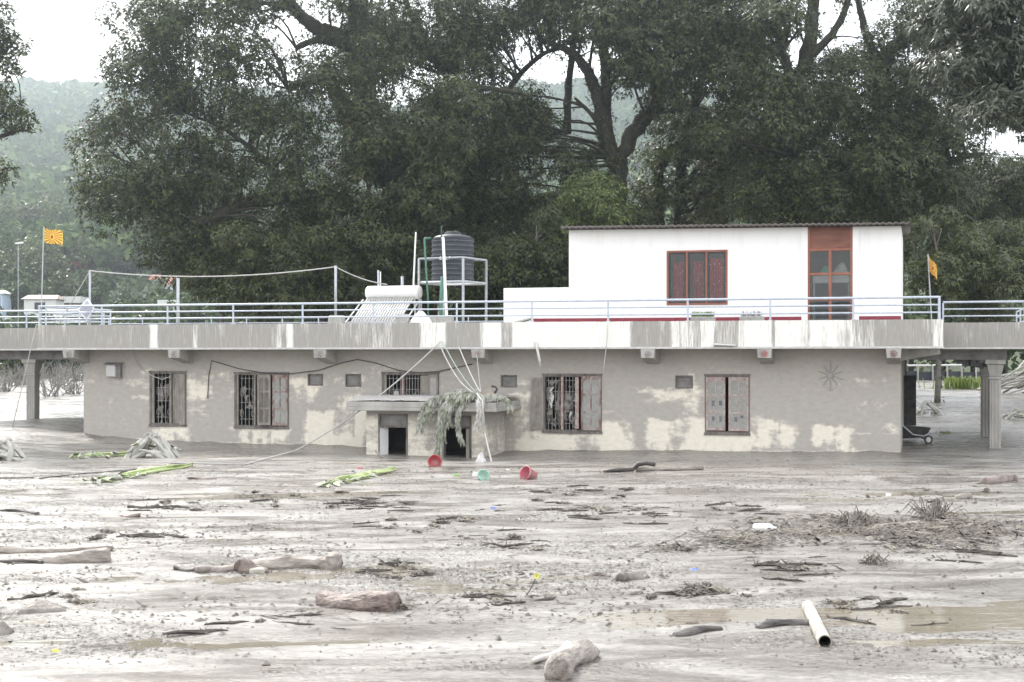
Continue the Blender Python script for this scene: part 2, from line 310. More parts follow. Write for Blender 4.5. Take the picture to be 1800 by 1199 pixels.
M['grit'] = mat('dark_grit', (.07, .062, .054), (.2, .185, .168), 9, .7)
M['mud'] = mudmat()
M['water'] = mat('muddy_water', (.17, .148, .11), (.25, .228, .185), 1.2, .07, .22, spec=.5, stretch=(.3, 1, 1), bscale=5)
M['terrain'] = mat('hill_soil', (.035, .05, .022), (.06, .075, .03), .08, .95)

# ------------------------------------------------------------------ mesh helpers
BASE = {}
def link(o): COL.objects.link(o); return o
def thing(name, label, cat, base=(0, 0, 0), frame='W', group=None, rot=None):
    o = bpy.data.objects.new(name, None); link(o); o.empty_display_size = .2
    place(o, base, frame, rot); tagit(o, label, cat, group); return o
def place(o, base, frame, rot=None):
    if frame == 'B': o.location = B(*base); rz = -TH
    else: o.location = base; rz = 0
    if rot is not None: rz = rot
    o.rotation_euler = (0, 0, rz); BASE[o.name] = Vector(base)
def tagit(o, label, cat, group=None):
    o['label'] = label; o['category'] = cat
    if group: o['group'] = group
class MB:
    def __init__(s): s.v = []; s.f = []; s.m = []
    def add(s, vs, fs, mi=0):
        b = len(s.v); s.v += [tuple(x) for x in vs]; s.f += [tuple(b + i for i in f) for f in fs]; s.m += [mi] * len(fs); return s
    def box(s, x0, x1, y0, y1, z0, z1, mi=0):
        return s.add([(x0, y0, z0), (x1, y0, z0), (x1, y1, z0), (x0, y1, z0), (x0, y0, z1), (x1, y0, z1), (x1, y1, z1), (x0, y1, z1)],
                     [(0, 3, 2, 1), (4, 5, 6, 7), (0, 1, 5, 4), (1, 2, 6, 5), (2, 3, 7, 6), (3, 0, 4, 7)], mi)
    def hexa(s, p, mi=0): return s.add(p, [(0, 3, 2, 1), (4, 5, 6, 7), (0, 1, 5, 4), (1, 2, 6, 5), (2, 3, 7, 6), (3, 0, 4, 7)], mi)
    def tube(s, pts, rad, n=8, mi=0, cap=True, jit=0., rnd=random):
        pts = [Vector(p) for p in pts]
        if not hasattr(rad, '__len__'): rad = [rad] * len(pts)
        d = (pts[1] - pts[0]).normalized(); up = Vector((0, 0, 1)) if abs(d.z) < .9 else Vector((1, 0, 0))
        a = d.cross(up).normalized(); vs = []; L = len(pts)
        for i, p in enumerate(pts):
            t = (pts[min(i + 1, L - 1)] - pts[max(i - 1, 0)])
            if t.length < 1e-6: t = d
            t.normalize(); a = (a - t * a.dot(t)).normalized(); b = t.cross(a)
            for k in range(n):
                an = 2 * math.pi * k / n; r = rad[i] * (1 + (rnd.uniform(-jit, jit) if jit else 0))
                vs.append(p + a * math.cos(an) * r + b * math.sin(an) * r)
        fs = [(i * n + k, i * n + (k + 1) % n, (i + 1) * n + (k + 1) % n, (i + 1) * n + k) for i in range(L - 1) for k in range(n)]
        if cap: fs += [tuple(reversed(range(n))), tuple(range((L - 1) * n, L * n))]
        return s.add(vs, fs, mi)
    def lathe(s, c, prof, n=24, axis='z', mi=0):
        vs = []
        for r, h in prof:
            for k in range(n):
                an = 2 * math.pi * k / n; x, y = r * math.cos(an), r * math.sin(an)
                q = (x, y, h) if axis == 'z' else ((h, x, y) if axis == 'x' else (x, h, y))
                vs.append((c[0] + q[0], c[1] + q[1], c[2] + q[2]))
        L = len(prof)
        fs = [(i * n + k, i * n + (k + 1) % n, (i + 1) * n + (k + 1) % n, (i + 1) * n + k) for i in range(L - 1) for k in range(n)]
        return s.add(vs, fs, mi)
    def build(s, name, mats, parent=None, smooth=False, bevel=0., base=None, frame=None, rot=None):
        if not isinstance(mats, (list, tuple)): mats = [mats]
        off = BASE[parent.name] if parent is not None else Vector(base)
        me = bpy.data.meshes.new(name); me.from_pydata([(x - off[0], y - off[1], z - off[2]) for x, y, z in s.v], [], s.f)
        for m in mats: me.materials.append(m)
        if len(mats) > 1: me.polygons.foreach_set('material_index', s.m)
        if smooth: me.polygons.foreach_set('use_smooth', [True] * len(me.polygons))
        me.update(); o = bpy.data.objects.new(name, me); link(o)
        if parent is not None: o.parent = parent; BASE[o.name] = off
        else: place(o, base, frame or 'W', rot)
        if bevel:
            bm = bmesh.new(); bm.from_mesh(me)
            try: bmesh.ops.bevel(bm, geom=bm.edges[:], offset=bevel, segments=1, affect='EDGES', clamp_overlap=True)
            except Exception: pass
            bm.to_mesh(me); bm.free()
        return o
def npmesh(name, verts, quads, mats, parent=None, base=(0, 0, 0), smooth=False, tri=False):
    """big meshes straight from numpy; quads is an (n,4) or (n,3) index array"""
    me = bpy.data.meshes.new(name); v = np.asarray(verts, np.float32) - np.asarray(base, np.float32); q = np.asarray(quads, np.int32); k = q.shape[1]
    me.vertices.add(len(v)); me.vertices.foreach_set('co', v.ravel()); me.loops.add(q.size); me.loops.foreach_set('vertex_index', q.ravel())
    me.polygons.add(len(q)); me.polygons.foreach_set('loop_start', np.arange(0, q.size, k, dtype=np.int32))
    if smooth: me.polygons.foreach_set('use_smooth', np.ones(len(q), bool))
    me.materials.append(mats); me.update(calc_edges=True); me.validate()
    o = bpy.data.objects.new(name, me); link(o)
    if parent is not None: o.parent = parent; BASE[o.name] = BASE.get(parent.name, Vector((0, 0, 0)))
    else: o.location = base
    return o
def gridmesh(xs, ys, zf):
    X, Y = np.meshgrid(xs, ys); Zz = zf(X.ravel(), Y.ravel()); nx = len(xs); ny = len(ys)
    i, j = np.meshgrid(np.arange(nx - 1), np.arange(ny - 1)); a = (j * nx + i).ravel()
    return np.stack([X.ravel(), Y.ravel(), Zz], 1), np.stack([a, a + 1, a + nx + 1, a + nx], 1)
def struct(o, kind='structure'): o['kind'] = kind; return o

# ------------------------------------------------------------------ setting: mud, puddles, hill
xs = np.concatenate([np.linspace(-130, -24, 60)[:-1], np.linspace(-24, 24, 380), np.linspace(24, 130, 60)[1:]])
ys = np.concatenate([np.linspace(-25, 7, 20)[:-1], np.geomspace(7, 62, 340), np.linspace(62, 119, 60)[1:]])
gv, gq = gridmesh(xs, ys, G)
struct(npmesh('mud_ground', gv, gq, M['mud'], smooth=True))
_x = RNG.uniform(-5, 5, 4000); _y = RNG.uniform(11, 15.5, 4000); WLN = float(np.quantile(G(_x, _y), .13)); _y = RNG.uniform(18, 27, 4000); WLF = float(np.quantile(G(_x * 1.6, _y), .035))
wv, wq = gridmesh(np.linspace(-16, 16, 17), np.linspace(4, 30, 14), lambda x, y: WLN + (WLF - WLN) * np.clip((y - 14) / 8, 0, 1))
struct(npmesh('puddle_water', wv, wq, M['water'], smooth=True))
hx = np.linspace(-700, 700, 120); hy = np.concatenate([np.linspace(109, 300, 40)[:-1], np.linspace(300, 1100, 80)])
hv, hq = gridmesh(hx, hy, hillz)
struct(npmesh('hill', hv, hq, M['terrain'], smooth=True))
# ------------------------------------------------------------------ the flooded building
UL = U(147); SB = 2.64; FT = 3.36; DECK = 3.28; VF = -.8
bd = thing('flooded_building', 'long single-storey building half buried in mud, mud-stained cream wall under a flat roof slab', 'building', (-11, 0, -.2), 'B')
WIN = []   # openings (u0,u1,z0,z1)
def rect(x0, x1, y0, y1): return (U(x0), U(x1), Z((x0 + x1) / 2, y1), Z((x0 + x1) / 2, y0))
W1 = rect(264, 327, 655, 746); W2 = rect(413, 507, 657, 750); W3 = rect(672, 771, 657, 752); W4 = rect(955, 1057, 660, 758); W5 = rect(1240, 1317, 661, 761)
VN = [rect(541, 568, 657, 678), rect(607, 635, 657, 680), rect(880, 909, 659, 681), rect(1187, 1218, 660, 683)]
HOLES = [W1, W2, W3, W4, W5] + VN
def softrect(u, z, x0, x1, y0, y1, e=.12):
    u0, u1, z0, z1 = rect(x0, x1, y0, y1); du = .5 * (fbm(u * 1.1, z * 2.2, 83, 3) - .5); dz = .34 * (fbm(u * 1.7, z * 1.2, 87, 4) - .5); u = u + du; z = z + dz; e = e * 1.6
    return sst(u0 - e, u0 + e, u) * (1 - sst(u1 - e, u1 + e, u)) * sst(z0 - e, z0 + e, z) * (1 - sst(z1 - e * .5, z1 + e * .5, z))
def washwall(u, z):
    u = np.asarray(u, float); z = np.asarray(z, float)
    drip = fbm(u * 9, z * .7, 41, 3); blot = fbm(u * 1.6, z * 2.0, 43, 4); band = fbm(u * .45, z * 7, 47, 3)
    w = .52 * sst(.60, .72, band) * sst(.5, .8, z) * (1 - sst(1.75, 2.05, z)) * sst(.42, .6, blot)
    for (x0, x1, y0, y1, a) in [(413, 508, 752, 795, 1.05), (530, 645, 720, 795, 1.05), (505, 560, 660, 708, .75), (330, 415, 655, 706, .8), (330, 420, 695, 707, .9), (590, 640, 690, 725, .8), (610, 645, 655, 720, .55),
                             (893, 960, 690, 800, .8), (900, 1060, 758, 800, 1.1), (1055, 1110, 738, 800, .95), (1135, 1245, 735, 800, 1.0), (1140, 1215, 682, 700, .8), (1195, 1235, 690, 735, .55), (1218, 1240, 655, 700, .7),
                             (1240, 1318, 760, 800, 1.1), (1316, 1398, 733, 790, 1.0), (1430, 1503, 745, 797, 1.15), (1555, 1583, 745, 755, .9), (1460, 1560, 662, 678, .45), (1500, 1560, 705, 718, .5), (1225, 1300, 645, 660, .4),
                             (266, 330, 748, 785, .95), (205, 290, 668, 682, .5), (230, 265, 698, 705, 1.0), (190, 205, 698, 705, .9), (228, 262, 720, 735, .6), (250, 275, 645, 662, .6), (150, 260, 778, 790, .5), (645, 700, 640, 660, .3)]:
        m = softrect(u, z, x0, x1, y0, y1)
        w = np.maximum(w, a * m * np.clip(.25 + 1.35 * sst(.30, .70, .28 * drip + .72 * blot), 0, 1.2))
    tide = np.abs(z - .52 - .05 * np.sin(u * .6)) < .02; w = np.maximum(w, .42 * tide * sst(.4, .6, fbm(u * .5, z * 0, 89, 3)))
    g = np.interp(u, [-23.2, -20, -15.5, -10.5, -5, 0], [.10, -.04, -.08, -.15, -.07, 0]); w = np.maximum(w, .75 * (1 - sst(.03, .12, z - g)))
    w = w * (.72 + .5 * fbm(u * .7, z * 9, 91, 3)) + .10 * (fbm(u * .4, z * 3.5, 93, 4) - .45)
    return w
def wash_attr(o, vals):
    at = o.data.attributes.new('wash', 'FLOAT', 'POINT'); at.data.foreach_set('value', np.asarray(vals, np.float32))
def cuts(lo, hi, step, must):
    c = sorted(set([lo, hi] + [m for m in must if lo < m < hi])); out = []
    for a, b in zip(c[:-1], c[1:]):
        n = max(1, int(round((b - a) / step))); out += [a + (b - a) * i / n for i in range(n)]
    return np.array(out + [hi])
us = cuts(UL, 0, .045, [x for h in HOLES for x in h[:2]]); zs = cuts(-.7, SB + .02, .05, [x for h in HOLES for x in h[2:]])
UU, ZZ = np.meshgrid(us, zs); nx = len(us)
i, j = np.meshgrid(np.arange(len(us) - 1), np.arange(len(zs) - 1)); i = i.ravel(); j = j.ravel()
cu = (us[i] + us[i + 1]) / 2; cz = (zs[j] + zs[j + 1]) / 2; keep = np.ones(len(i), bool)
for h in HOLES: keep &= ~((cu > h[0]) & (cu < h[1]) & (cz > h[2]) & (cz < h[3]))
a = (j * nx + i)[keep]
bb = BASE[bd.name]
o = npmesh('front_wall', np.stack([UU.ravel() - bb[0], np.zeros(UU.size) - bb[1] + .004 * (fbm(UU.ravel() * 2, ZZ.ravel() * 2, 4) - .5), ZZ.ravel() - bb[2]], 1), np.stack([a, a + 1, a + nx + 1, a + nx], 1), M['mudwall'], bd, smooth=True)
BASE[o.name] = bb; wash_attr(o, washwall(UU.ravel(), ZZ.ravel()))
# inner leaf, end walls, rear wall, partition
m = MB()
zz0, zz1 = -.7, SB + .02
cs = cuts(UL + .24, -.24, 30, [x for h in HOLES for x in h[:2]])
for c0, c1 in zip(cs[:-1], cs[1:]):
    hs = sorted([h for h in HOLES if h[0] <= (c0 + c1) / 2 <= h[1]], key=lambda h: h[2]); z = zz0
    for h in hs: m.box(c0, c1, .012, .24, z, h[2]); z = h[3]
    m.box(c0, c1, .012, .24, z, zz1)
m.build('wall_core', M['mudcoat'], bd)
MB().box(UL, UL + .24, .012, 10.5, zz0, zz1).build('end_wall', M['mudcoat'], bd)
MB().box(-.24, 0, .012, 5.6, zz0, zz1).box(-.24, 0, 6.9, 10.5, zz0, zz1).box(-.24, 0, 5.6, 6.9, 1.95, zz1).build('end_wall', M['mudcoat'], bd)
MB().box(UL + .24, -.24, 10.26, 10.5, zz0, zz1).build('rear_wall', M['mudcoat'], bd)
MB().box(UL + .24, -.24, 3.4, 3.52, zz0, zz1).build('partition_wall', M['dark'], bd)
# roof slab with wings, parapet band with streaked paint
u0f, u1f = U(67, VF), U(1658, VF); VW = 2.8; u0w, u1w = U(-90, VW), u1f + 2.55
m = MB(); m.box(u0f + .02, u1f - .02, VF + .12, 12.4, SB + .06, DECK); m.box(u0w + .12, u0f + .02, VW + .12, 12.4, SB + .06, DECK); m.box(u1f - .02, u1w - .12, VW + .12, 12.4, SB + .06, DECK)
m.build('roof_slab', M['concrete'], bd)
def paint(u):
    w = np.zeros_like(u)
    for x0, x1, a in [(265, 276, .75), (340, 346, .5), (487, 493, .6), (505, 514, .7), (655, 662, .4), (662, 690, .3), (740, 770, .55), (771, 782, .95), (845, 880, .75), (882, 903, .25), (903, 1103, 1.2), (1098, 1106, .9), (1180, 1232, .45), (1230, 1255, .7), (1255, 1300, .25), (1300, 1320, .8), (1320, 1355, .85), (1365, 1418, 1.0), (1425, 1470, .95), (1470, 1500, .5), (1500, 1540, .3), (1640, 1660, .5)]:
        a0, a1 = U(x0, VF), U(x1, VF); w = np.maximum(w, a * sst(a0 - .1, a0 + .06, u) * (1 - sst(a1 - .06, a1 + .1, u)))
    return w
def band(name, ua, ub, vv, side=None, extra=None):
    us = np.linspace(ua, ub, max(4, int((ub - ua) / .035))); zs = np.linspace(SB + .058, FT, 18); A, C = np.meshgrid(us, zs); nx = len(us)
    A = A.ravel(); C = C.ravel(); top = FT - .012 * fbm(A * 3, A * 0, 8) * 1.0; C2 = np.minimum(C, top)
    off = vv + .006 * (fbm(A * 4, C * 4, 12) - .5)
    i, j = np.meshgrid(np.arange(nx - 1), np.arange(len(zs) - 1)); q = (j * nx + i).ravel(); q = np.stack([q, q + 1, q + nx + 1, q + nx], 1)
    o = npmesh(name, np.stack([A - bb[0], off - bb[1], C2 - bb[2]], 1), q, M['fascia'], bd); BASE[o.name] = bb
    st = fbm(A * 7, C * .5, 51, 3); w = .36 * sst(.4, .75, st) * (0.5 + .8 * (C - SB) / .72)
    if extra is not None: w = np.maximum(w, 1.35 * extra(A) * np.clip(.6 + .75 * sst(.25, .6, st), 0, 1.2))
    wash_attr(o, w); return o
band('parapet_face', u0f, u1f, VF, extra=paint)
band('parapet_face', u0w, u0f + .02, VW); band('parapet_face', u1f - .02, u1w, VW)
m = MB(); m.box(u0f, u1f, VF + .01, VF + .119, SB + .06, FT - .014); m.box(u0f, u0f + .12, VF + .119, VW + .1, SB + .06, FT - .014); m.box(u1f - .12, u1f, VF + .119, VW + .1, SB + .06, FT - .014)
m.box(u0w, u0f + .02, VW + .01, VW + .119, SB + .06, FT - .016); m.box(u1f - .02, u1w, VW + .01, VW + .119, SB + .06, FT - .016)
m.box(u0w, u0w + .12, VW + .119, 12.4, SB + .06, FT - .014); m.box(u1w - .12, u1w, VW + .119, 12.4, SB + .06, FT - .014); m.box(u0w, u1w, 12.401, 12.52, SB + .06, FT - .014)
m.build('parapet', M['concrete'], bd)
m = MB(); m.box(u0f - .02, u1f + .02, VF - .035, VF + .14, SB, SB + .055); m.box(u0w - .02, u0f - .02, VW - .03, VW + .14, SB + .002, SB + .055); m.box(u1f + .02, u1w + .02, VW - .03, VW + .14, SB + .002, SB + .055)
m.build('eave_trim', M['trim'], bd, bevel=.008)
MB().box(u0f + .01, u1f - .01, VF + .142, -.002, SB + .022, SB + .058).build('eave_soffit', M['concrete'], bd)
# corbel brackets with carved flower
def flower(m, cx, v, cz, r, n=8, mi=0):
    for k in range(n):
        an = 2 * math.pi * k / n + .2; d = (math.cos(an), math.sin(an)); p = (-d[1], d[0])
        pts = [(cx + d[0] * r * .25, cz + d[1] * r * .25), (cx + d[0] * r * .7 + p[0] * r * .18, cz + d[1] * r * .7 + p[1] * r * .18), (cx + d[0] * r, cz + d[1] * r), (cx + d[0] * r * .7 - p[0] * r * .18, cz + d[1] * r * .7 - p[1] * r * .18)]
        m.add([(x, v, z) for x, z in pts] + [(x, v + .03, z) for x, z in pts], [(3, 2, 1, 0), (0, 1, 5, 4), (1, 2, 6, 5), (2, 3, 7, 6), (3, 0, 4, 7)], mi)
    m.box(cx - r * .14, cx + r * .14, v - .008, v + .03, cz - r * .14, cz + r * .14, mi)
for px, fm in [(122, 'mudcoat'), (307, 'mudcoat'), (563, 'mudcoat'), (841, 'pinkwood'), (1139, 'mudcoat'), (1344, 'red'), (1571, 'redwood')]:
    c = U(px, VF); hw = .165; z1 = SB - .002; z0 = SB - .225
    v0, v1 = VF - .05, -.004
    m = MB().hexa([(c - hw, v0, z0), (c + hw, v0, z0), (c + hw, v1, z0 - .16), (c - hw, v1, z0 - .16), (c - hw - .02, v0 - .01, z1), (c + hw + .02, v0 - .01, z1), (c + hw, v1, z1), (c - hw, v1, z1)])
    br = m.build('bracket', M['concrete'], bd)
    f = MB(); flower(f, c, v0 - .026, (z0 + z1) / 2, .1); f.build('carved_flower', M[fm], br)
# tapered cantilevers under the end overhang, wing beams, pillars
for vv in (.12, 2.6):
    MB().hexa([(.002, vv - .1, SB - .30), (u1f - .06, vv - .1, SB - .13), (u1f - .06, vv + .1, SB - .13), (.002, vv + .1, SB - .30), (.002, vv - .1, SB + .018), (u1f - .06, vv - .1, SB + .018), (u1f - .06, vv + .1, SB + .018), (.002, vv + .1, SB + .018)]).build('cantilever_beam', M['concrete'], bd)
def pillar(u, v, zb, name='pillar'):
    m = MB(); hw = .15; zt = SB - .28
    m.box(u - hw, u + hw, v - hw, v + hw, zb, zt - .45)
    for k in range(3): m.box(u - hw + .05 + k * .085, u - hw + .08 + k * .085, v - hw - .012, v - hw + .01, zb + .1, zt - .5)
    m.hexa([(u - hw, v - hw, zt - .45), (u + hw, v - hw, zt - .45), (u + hw, v + hw, zt - .45), (u - hw, v + hw, zt - .45), (u - hw - .07, v - hw - .07, zt - .12), (u + hw + .07, v - hw - .07, zt - .12), (u + hw + .07, v + hw + .07, zt - .12), (u - hw - .07, v + hw + .07, zt - .12)])
    m.box(u - hw - .03, u + hw + .03, v - hw - .03, v + hw + .03, zt - .52, zt - .46)
    m.box(u - hw - .11, u + hw + .11, v - hw - .11, v + hw + .11, zt - .118, zt)
    return m.build(name, M['concrete'], bd, bevel=.012)
vp = VW + .6
uL, uR = U(58, vp), U(1749, vp)
pillar(uL, vp, -.2); pillar(uR, vp, -.2); pillar(uR, vp + 5.6, -.1); pillar(uL, vp + 5.6, 0)
m = MB(); m.box(.01, uR + .3, vp - .13, vp + .13, SB - .279, SB + .05); m.box(uR - .13, uR + .13, vp + .131, 12.3, SB - .277, SB + .05); m.box(.01, uR - .14, vp + 5.5, vp + 5.75, SB - .278, SB + .05)
m.box(u0w + .2, UL - .01, vp - .13, vp + .13, SB - .279, SB + .05); m.box(uL - .13, uL + .13, vp + .131, 12.3, SB - .277, SB + .05)
m.build('wing_beam', M['concrete_dark'], bd)
# broken concrete hanging beside the pillar
m = MB(); rr = random.Random(3)
for k in range(9):
    c = (uR - .95 + k * .1, vp + rr.uniform(-.1, .1), SB - .30 - k * .02 + rr.uniform(-.03, .03)); s = rr.uniform(.04, .09)
    m.hexa([(c[0] + s * a * rr.uniform(.6, 1.2), c[1] + s * b * rr.uniform(.6, 1.2), c[2] + s * d * rr.uniform(.6, 1.3)) for a, b, d in [(-1, -1, -1), (1, -1, -1), (1, 1, -1), (-1, 1, -1), (-1, -1, 1), (1, -1, 1), (1, 1, 1), (-1, 1, 1)]])
m.build('broken_plaster', M['blackmetal'], bd)
# wheel emblem on the wall
ec, ez = UZ(1460, 660); m = MB(); n = 10
for k in range(n):
    an = math.pi / 2 + 2 * math.pi * k / n; d = Vector((math.cos(an), 0, math.sin(an)))
    a = Vector((ec, -.018, ez)); m.tube([a + d * .06, a + d * (.36 if k % 5 == 0 else .31)], .011, 6)
    if k % 5 == 0: m.box(ec + d.x * .36 - .05, ec + d.x * .36 + .05, -.03, -.004, ez + d.z * .36 - .012, ez + d.z * .36 + .012)
m.lathe((ec, -.004, ez), [(.065, 0), (.065, -.03), (.035, -.035), (0.001, -.035)], 14, 'y')
m.build('wheel_emblem', M['mudcoat'], bd, smooth=False)
# dark patches of mud-caked doorway at the end wall
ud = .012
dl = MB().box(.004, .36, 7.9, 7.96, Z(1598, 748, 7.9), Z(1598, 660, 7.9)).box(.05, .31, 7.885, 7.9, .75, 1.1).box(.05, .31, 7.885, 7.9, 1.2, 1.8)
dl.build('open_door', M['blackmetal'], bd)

# windows -----------------------------------------------------------
def shutter(win, u0, u1, z0, z1, v, fm, pm, cols=2, rows=3, th=.035, ang=0., hinge=0, name='shutter'):
    m = MB(); w = u1 - u0; st = min(.055, w * .16)
    m.box(u0, u0 + st, v, v + th, z0, z1); m.box(u1 - st, u1, v, v + th, z0, z1)
    zr = np.linspace(z0, z1, rows + 1)
    for i, zc in enumerate(zr):
        h = .05 if 0 < i < rows else .075
        m.box(u0 + st, u1 - st, v + .001, v + th - .001, max(z0, zc - h / 2 if 0 < i < rows else (zc if i == 0 else zc - h)), min(z1, zc + h / 2 if 0 < i < rows else (zc + h if i == 0 else zc)))
    if cols == 2: m.box((u0 + u1) / 2 - .016, (u0 + u1) / 2 + .016, v + .002, v + th - .002, z0 + .05, z1 - .05)
    m.box(u0 + st * .6, u1 - st * .6, v + .014, v + .024, z0 + .03, z1 - .03, 1)
    if cols == 2:                                     # arched heads of the upper panels
        for cc in ((u0 + st + (u0 + u1) / 2) / 2, (u1 - st + (u0 + u1) / 2) / 2):
            hw = (u1 - u0 - 2 * st) / 4
            for sgn in (-1, 1):
                m.add([(cc + sgn * hw, v + .004, z1 - .07), (cc + sgn * hw, v + .004, z1 - .19), (cc + sgn * hw * .55, v + .004, z1 - .11), (cc + sgn * hw * .1, v + .004, z1 - .07),
                       (cc + sgn * hw, v + .013, z1 - .07), (cc + sgn * hw, v + .013, z1 - .19), (cc + sgn * hw * .55, v + .013, z1 - .11), (cc + sgn * hw * .1, v + .013, z1 - .07)], [(0, 1, 2, 3), (4, 7, 6, 5), (1, 5, 6, 2), (2, 6, 7, 3)])
    if ang:
        p = u0 if hinge == 0 else u1; c, s = math.cos(R(ang)), math.sin(R(ang))
        m.v = [(p + (x - p) * c - (y - v) * s, v + (x - p) * s + (y - v) * c, z) for x, y, z in m.v]
    return m.build(name, [fm, pm], win)
def window(r, name='window'):
    u0, u1, z0, z1 = r; f = .05
    m = MB().box(u0 - .012, u0 + f, -.02, .16, z0, z1).box(u1 - f, u1 + .012, -.02, .16, z0, z1).box(u0 - .03, u1 + .03, -.03, .16, z1, z1 + .05).box(u0 - .03, u1 + .03, -.035, .16, z0 - .06, z0)
    m.box(u0 + f, u1 - f, -.012, .155, z1 - .035, z1 - .001).box(u0 + f, u1 - f, -.012, .155, z0 + .001, z0 + .035)
    return m.build(name, M['darkwood'], bd)
def grille(win, u0, u1, z0, z1, v=.07, n=4, seed=0):
    zz = [z0 + (z1 - z0) * t for t in (.12, .45, .72, .93)]
    for k in range(n):
        x = u0 + (u1 - u0) * (k + .5) / n; MB().tube([(x, v, z0), (x, v, z1)], .0085, 6).build('grille_bar', M['iron'], win)
    for z in zz: MB().tube([(u0, v + .002, z), (u1, v + .002, z)], .007, 6).build('grille_crossbar', M['iron'], win)
    # scrolls
    for c in (u0 + .06, u1 - .06):
        for zc in (zz[0] + .15, zz[2] - .12):
            MB().tube([(c + .05 * math.cos(t), v, zc + .09 * math.sin(t)) for t in np.linspace(0, 6.0, 14)], .006, 5).build('grille_scroll', M['iron'], win)
def mullion(win, u, z0, z1, mt, w=.04): MB().box(u - w / 2, u + w / 2, -.016, .13, z0 + .037, z1 - .037).build('mullion', mt, win)
def rags(win, u0, u1, z0, z1, v, n, seed, white=2):
    q = random.Random(seed); m = MB()
    for k in range(n):
        x = q.uniform(u0, u1); t = q.uniform(z0 + .25, z1 - .02); L = q.uniform(.2, .55); wd = q.uniform(.03, .09); pts = []
        for s in range(5):
            z = max(z0 + .01, t - L * s / 4); dx = q.uniform(-.02, .02); w2 = wd * (.6 + .5 * math.sin(s + k)); pts.append((x + dx - w2, x + dx + w2, v + q.uniform(-.03, .03), z))
        vs = []; fs = []
        for s, (a, b, vv, z) in enumerate(pts): vs += [(a, vv, z), ((a + b) / 2, vv - .025, z - .02), (b, vv, z)]
        for s in range(4): fs += [(3 * s, 3 * s + 1, 3 * s + 4, 3 * s + 3), (3 * s + 1, 3 * s + 2, 3 * s + 5, 3 * s + 4)]
        m.add(vs, fs, 1 if k < white else 0)
    return m.build('caught_debris', [M['rag'], M['ragwhite']], win)
GW, PW = M['greywood'], M['pane_dirty']
w = window(W1); u0, u1, z0, z1 = W1
sp = U(300); mullion(w, sp, z0, z1, GW); grille(w, U(273), sp - .02, z0 + .036, z1 - .036, n=4)
MB().box(u0 + .052, u0 + .12, .0, .05, z0 + .036, z1 - .036).build('window_jamb', M['greywood'], w)
shutter(w, sp + .03, u1 - .02, z0 + .0, z1 - .04, -.06, GW, GW, 2, 3, ang=-14, hinge=1)
rags(w, U(275), sp - .04, z0 + .03, z1, .11, 6, 5, 0)
w = window(W2); u0, u1, z0, z1 = W2
mullion(w, U(448), z0, z1, M['greywood'], .05); grille(w, U(420), U(446), z0 + .036, z1 - .036, n=4); grille(w, U(450), U(468), z0 + .036, z1 - .036, n=2)
MB().box(u0 + .052, u0 + .10, .0, .05, z0 + .036, z1 - .036).build('window_jamb', M['greywood'], w)
shutter(w, U(457), U(478), z0 + .05, z1 - .03, -.10, GW, M['darkwood'], 2, 3, ang=20, hinge=1)
shutter(w, U(480), u1 - .005, z0 + .04, z1 - .03, -.055, M['redwood'], PW, 2, 3)
rags(w, U(418), U(455), z0 + .03, z1 - .3, .11, 6, 8, 0)
w = window(W3); u0, u1, z0, z1 = W3
mullion(w, U(708), z0, z1, M['pinkwood'], .05); grille(w, U(680), U(706), z0 + .036, z1 - .036, n=4); grille(w, U(711), U(736), z0 + .036, z1 - .036, n=5)
shutter(w, U(737), U(753), z0 + .04, z1 - .05, -.02, M['greywood'], GW, 1, 3, ang=-16, hinge=1); shutter(w, U(754), u1 - .01, z0 + .04, z1 - .03, -.055, M['greywood'], M['mudcoat'], 1, 2)
MB().box(u0 + .052, u0 + .12, .0, .05, z0 + .036, z1 - .036).build('window_jamb', M['greywood'], w)
rags(w, U(682), U(735), z0 + .25, z1 - .2, .11, 7, 13, 1)
w = window(W4); u0, u1, z0, z1 = W4
mullion(w, U(988), z0, z1, M['pinkwood'], .06); grille(w, U(960), U(985), z0 + .036, z1 - .036, n=4); grille(w, U(991), U(1015), z0 + .036, z1 - .036, n=4)
shutter(w, U(935), U(956), z0 + .03, z1 - .06, -.06, M['greywood'], GW, 2, 3)
shutter(w, U(1022), u1 - .005, z0 + .03, z1 - .02, -.055, M['redwood'], PW, 2, 3)
shutter(w, U(1013), U(1019), z0 + .08, z1 - .05, -.14, M['pinkwood'], M['pinkwood'], 1, 3, th=.04)
rags(w, U(960), U(1013), z0 + .03, z1 - .08, .05, 26, 21, 3)
w = window(W5); u0, u1, z0, z1 = W5
shutter(w, u0 + .02, U(1275), z0 + .06, z1 - .03, -.03, M['pinkwood'], PW, 2, 3); shutter(w, U(1281), u1 - .015, z0 + .05, z1 - .03, -.055, M['pinkwood'], PW, 2, 3, ang=3)
for px, py, hw, hh in [(1253, 709, .05, .10), (1266, 709, .05, .09), (1253, 736, .04, .09), (1266, 737, .04, .1), (1293, 737, .045, .09), (1304, 733, .045, .045)]:
    cu, cz = UZ(px, py, -.07); MB().box(cu - hw * .8, cu + hw * .8, -.0165 if px < 1280 else -.0415, -.0155 if px < 1280 else -.0405, cz - hh * .7, cz + hh * .7).build('sticker', M['sticker'], w)
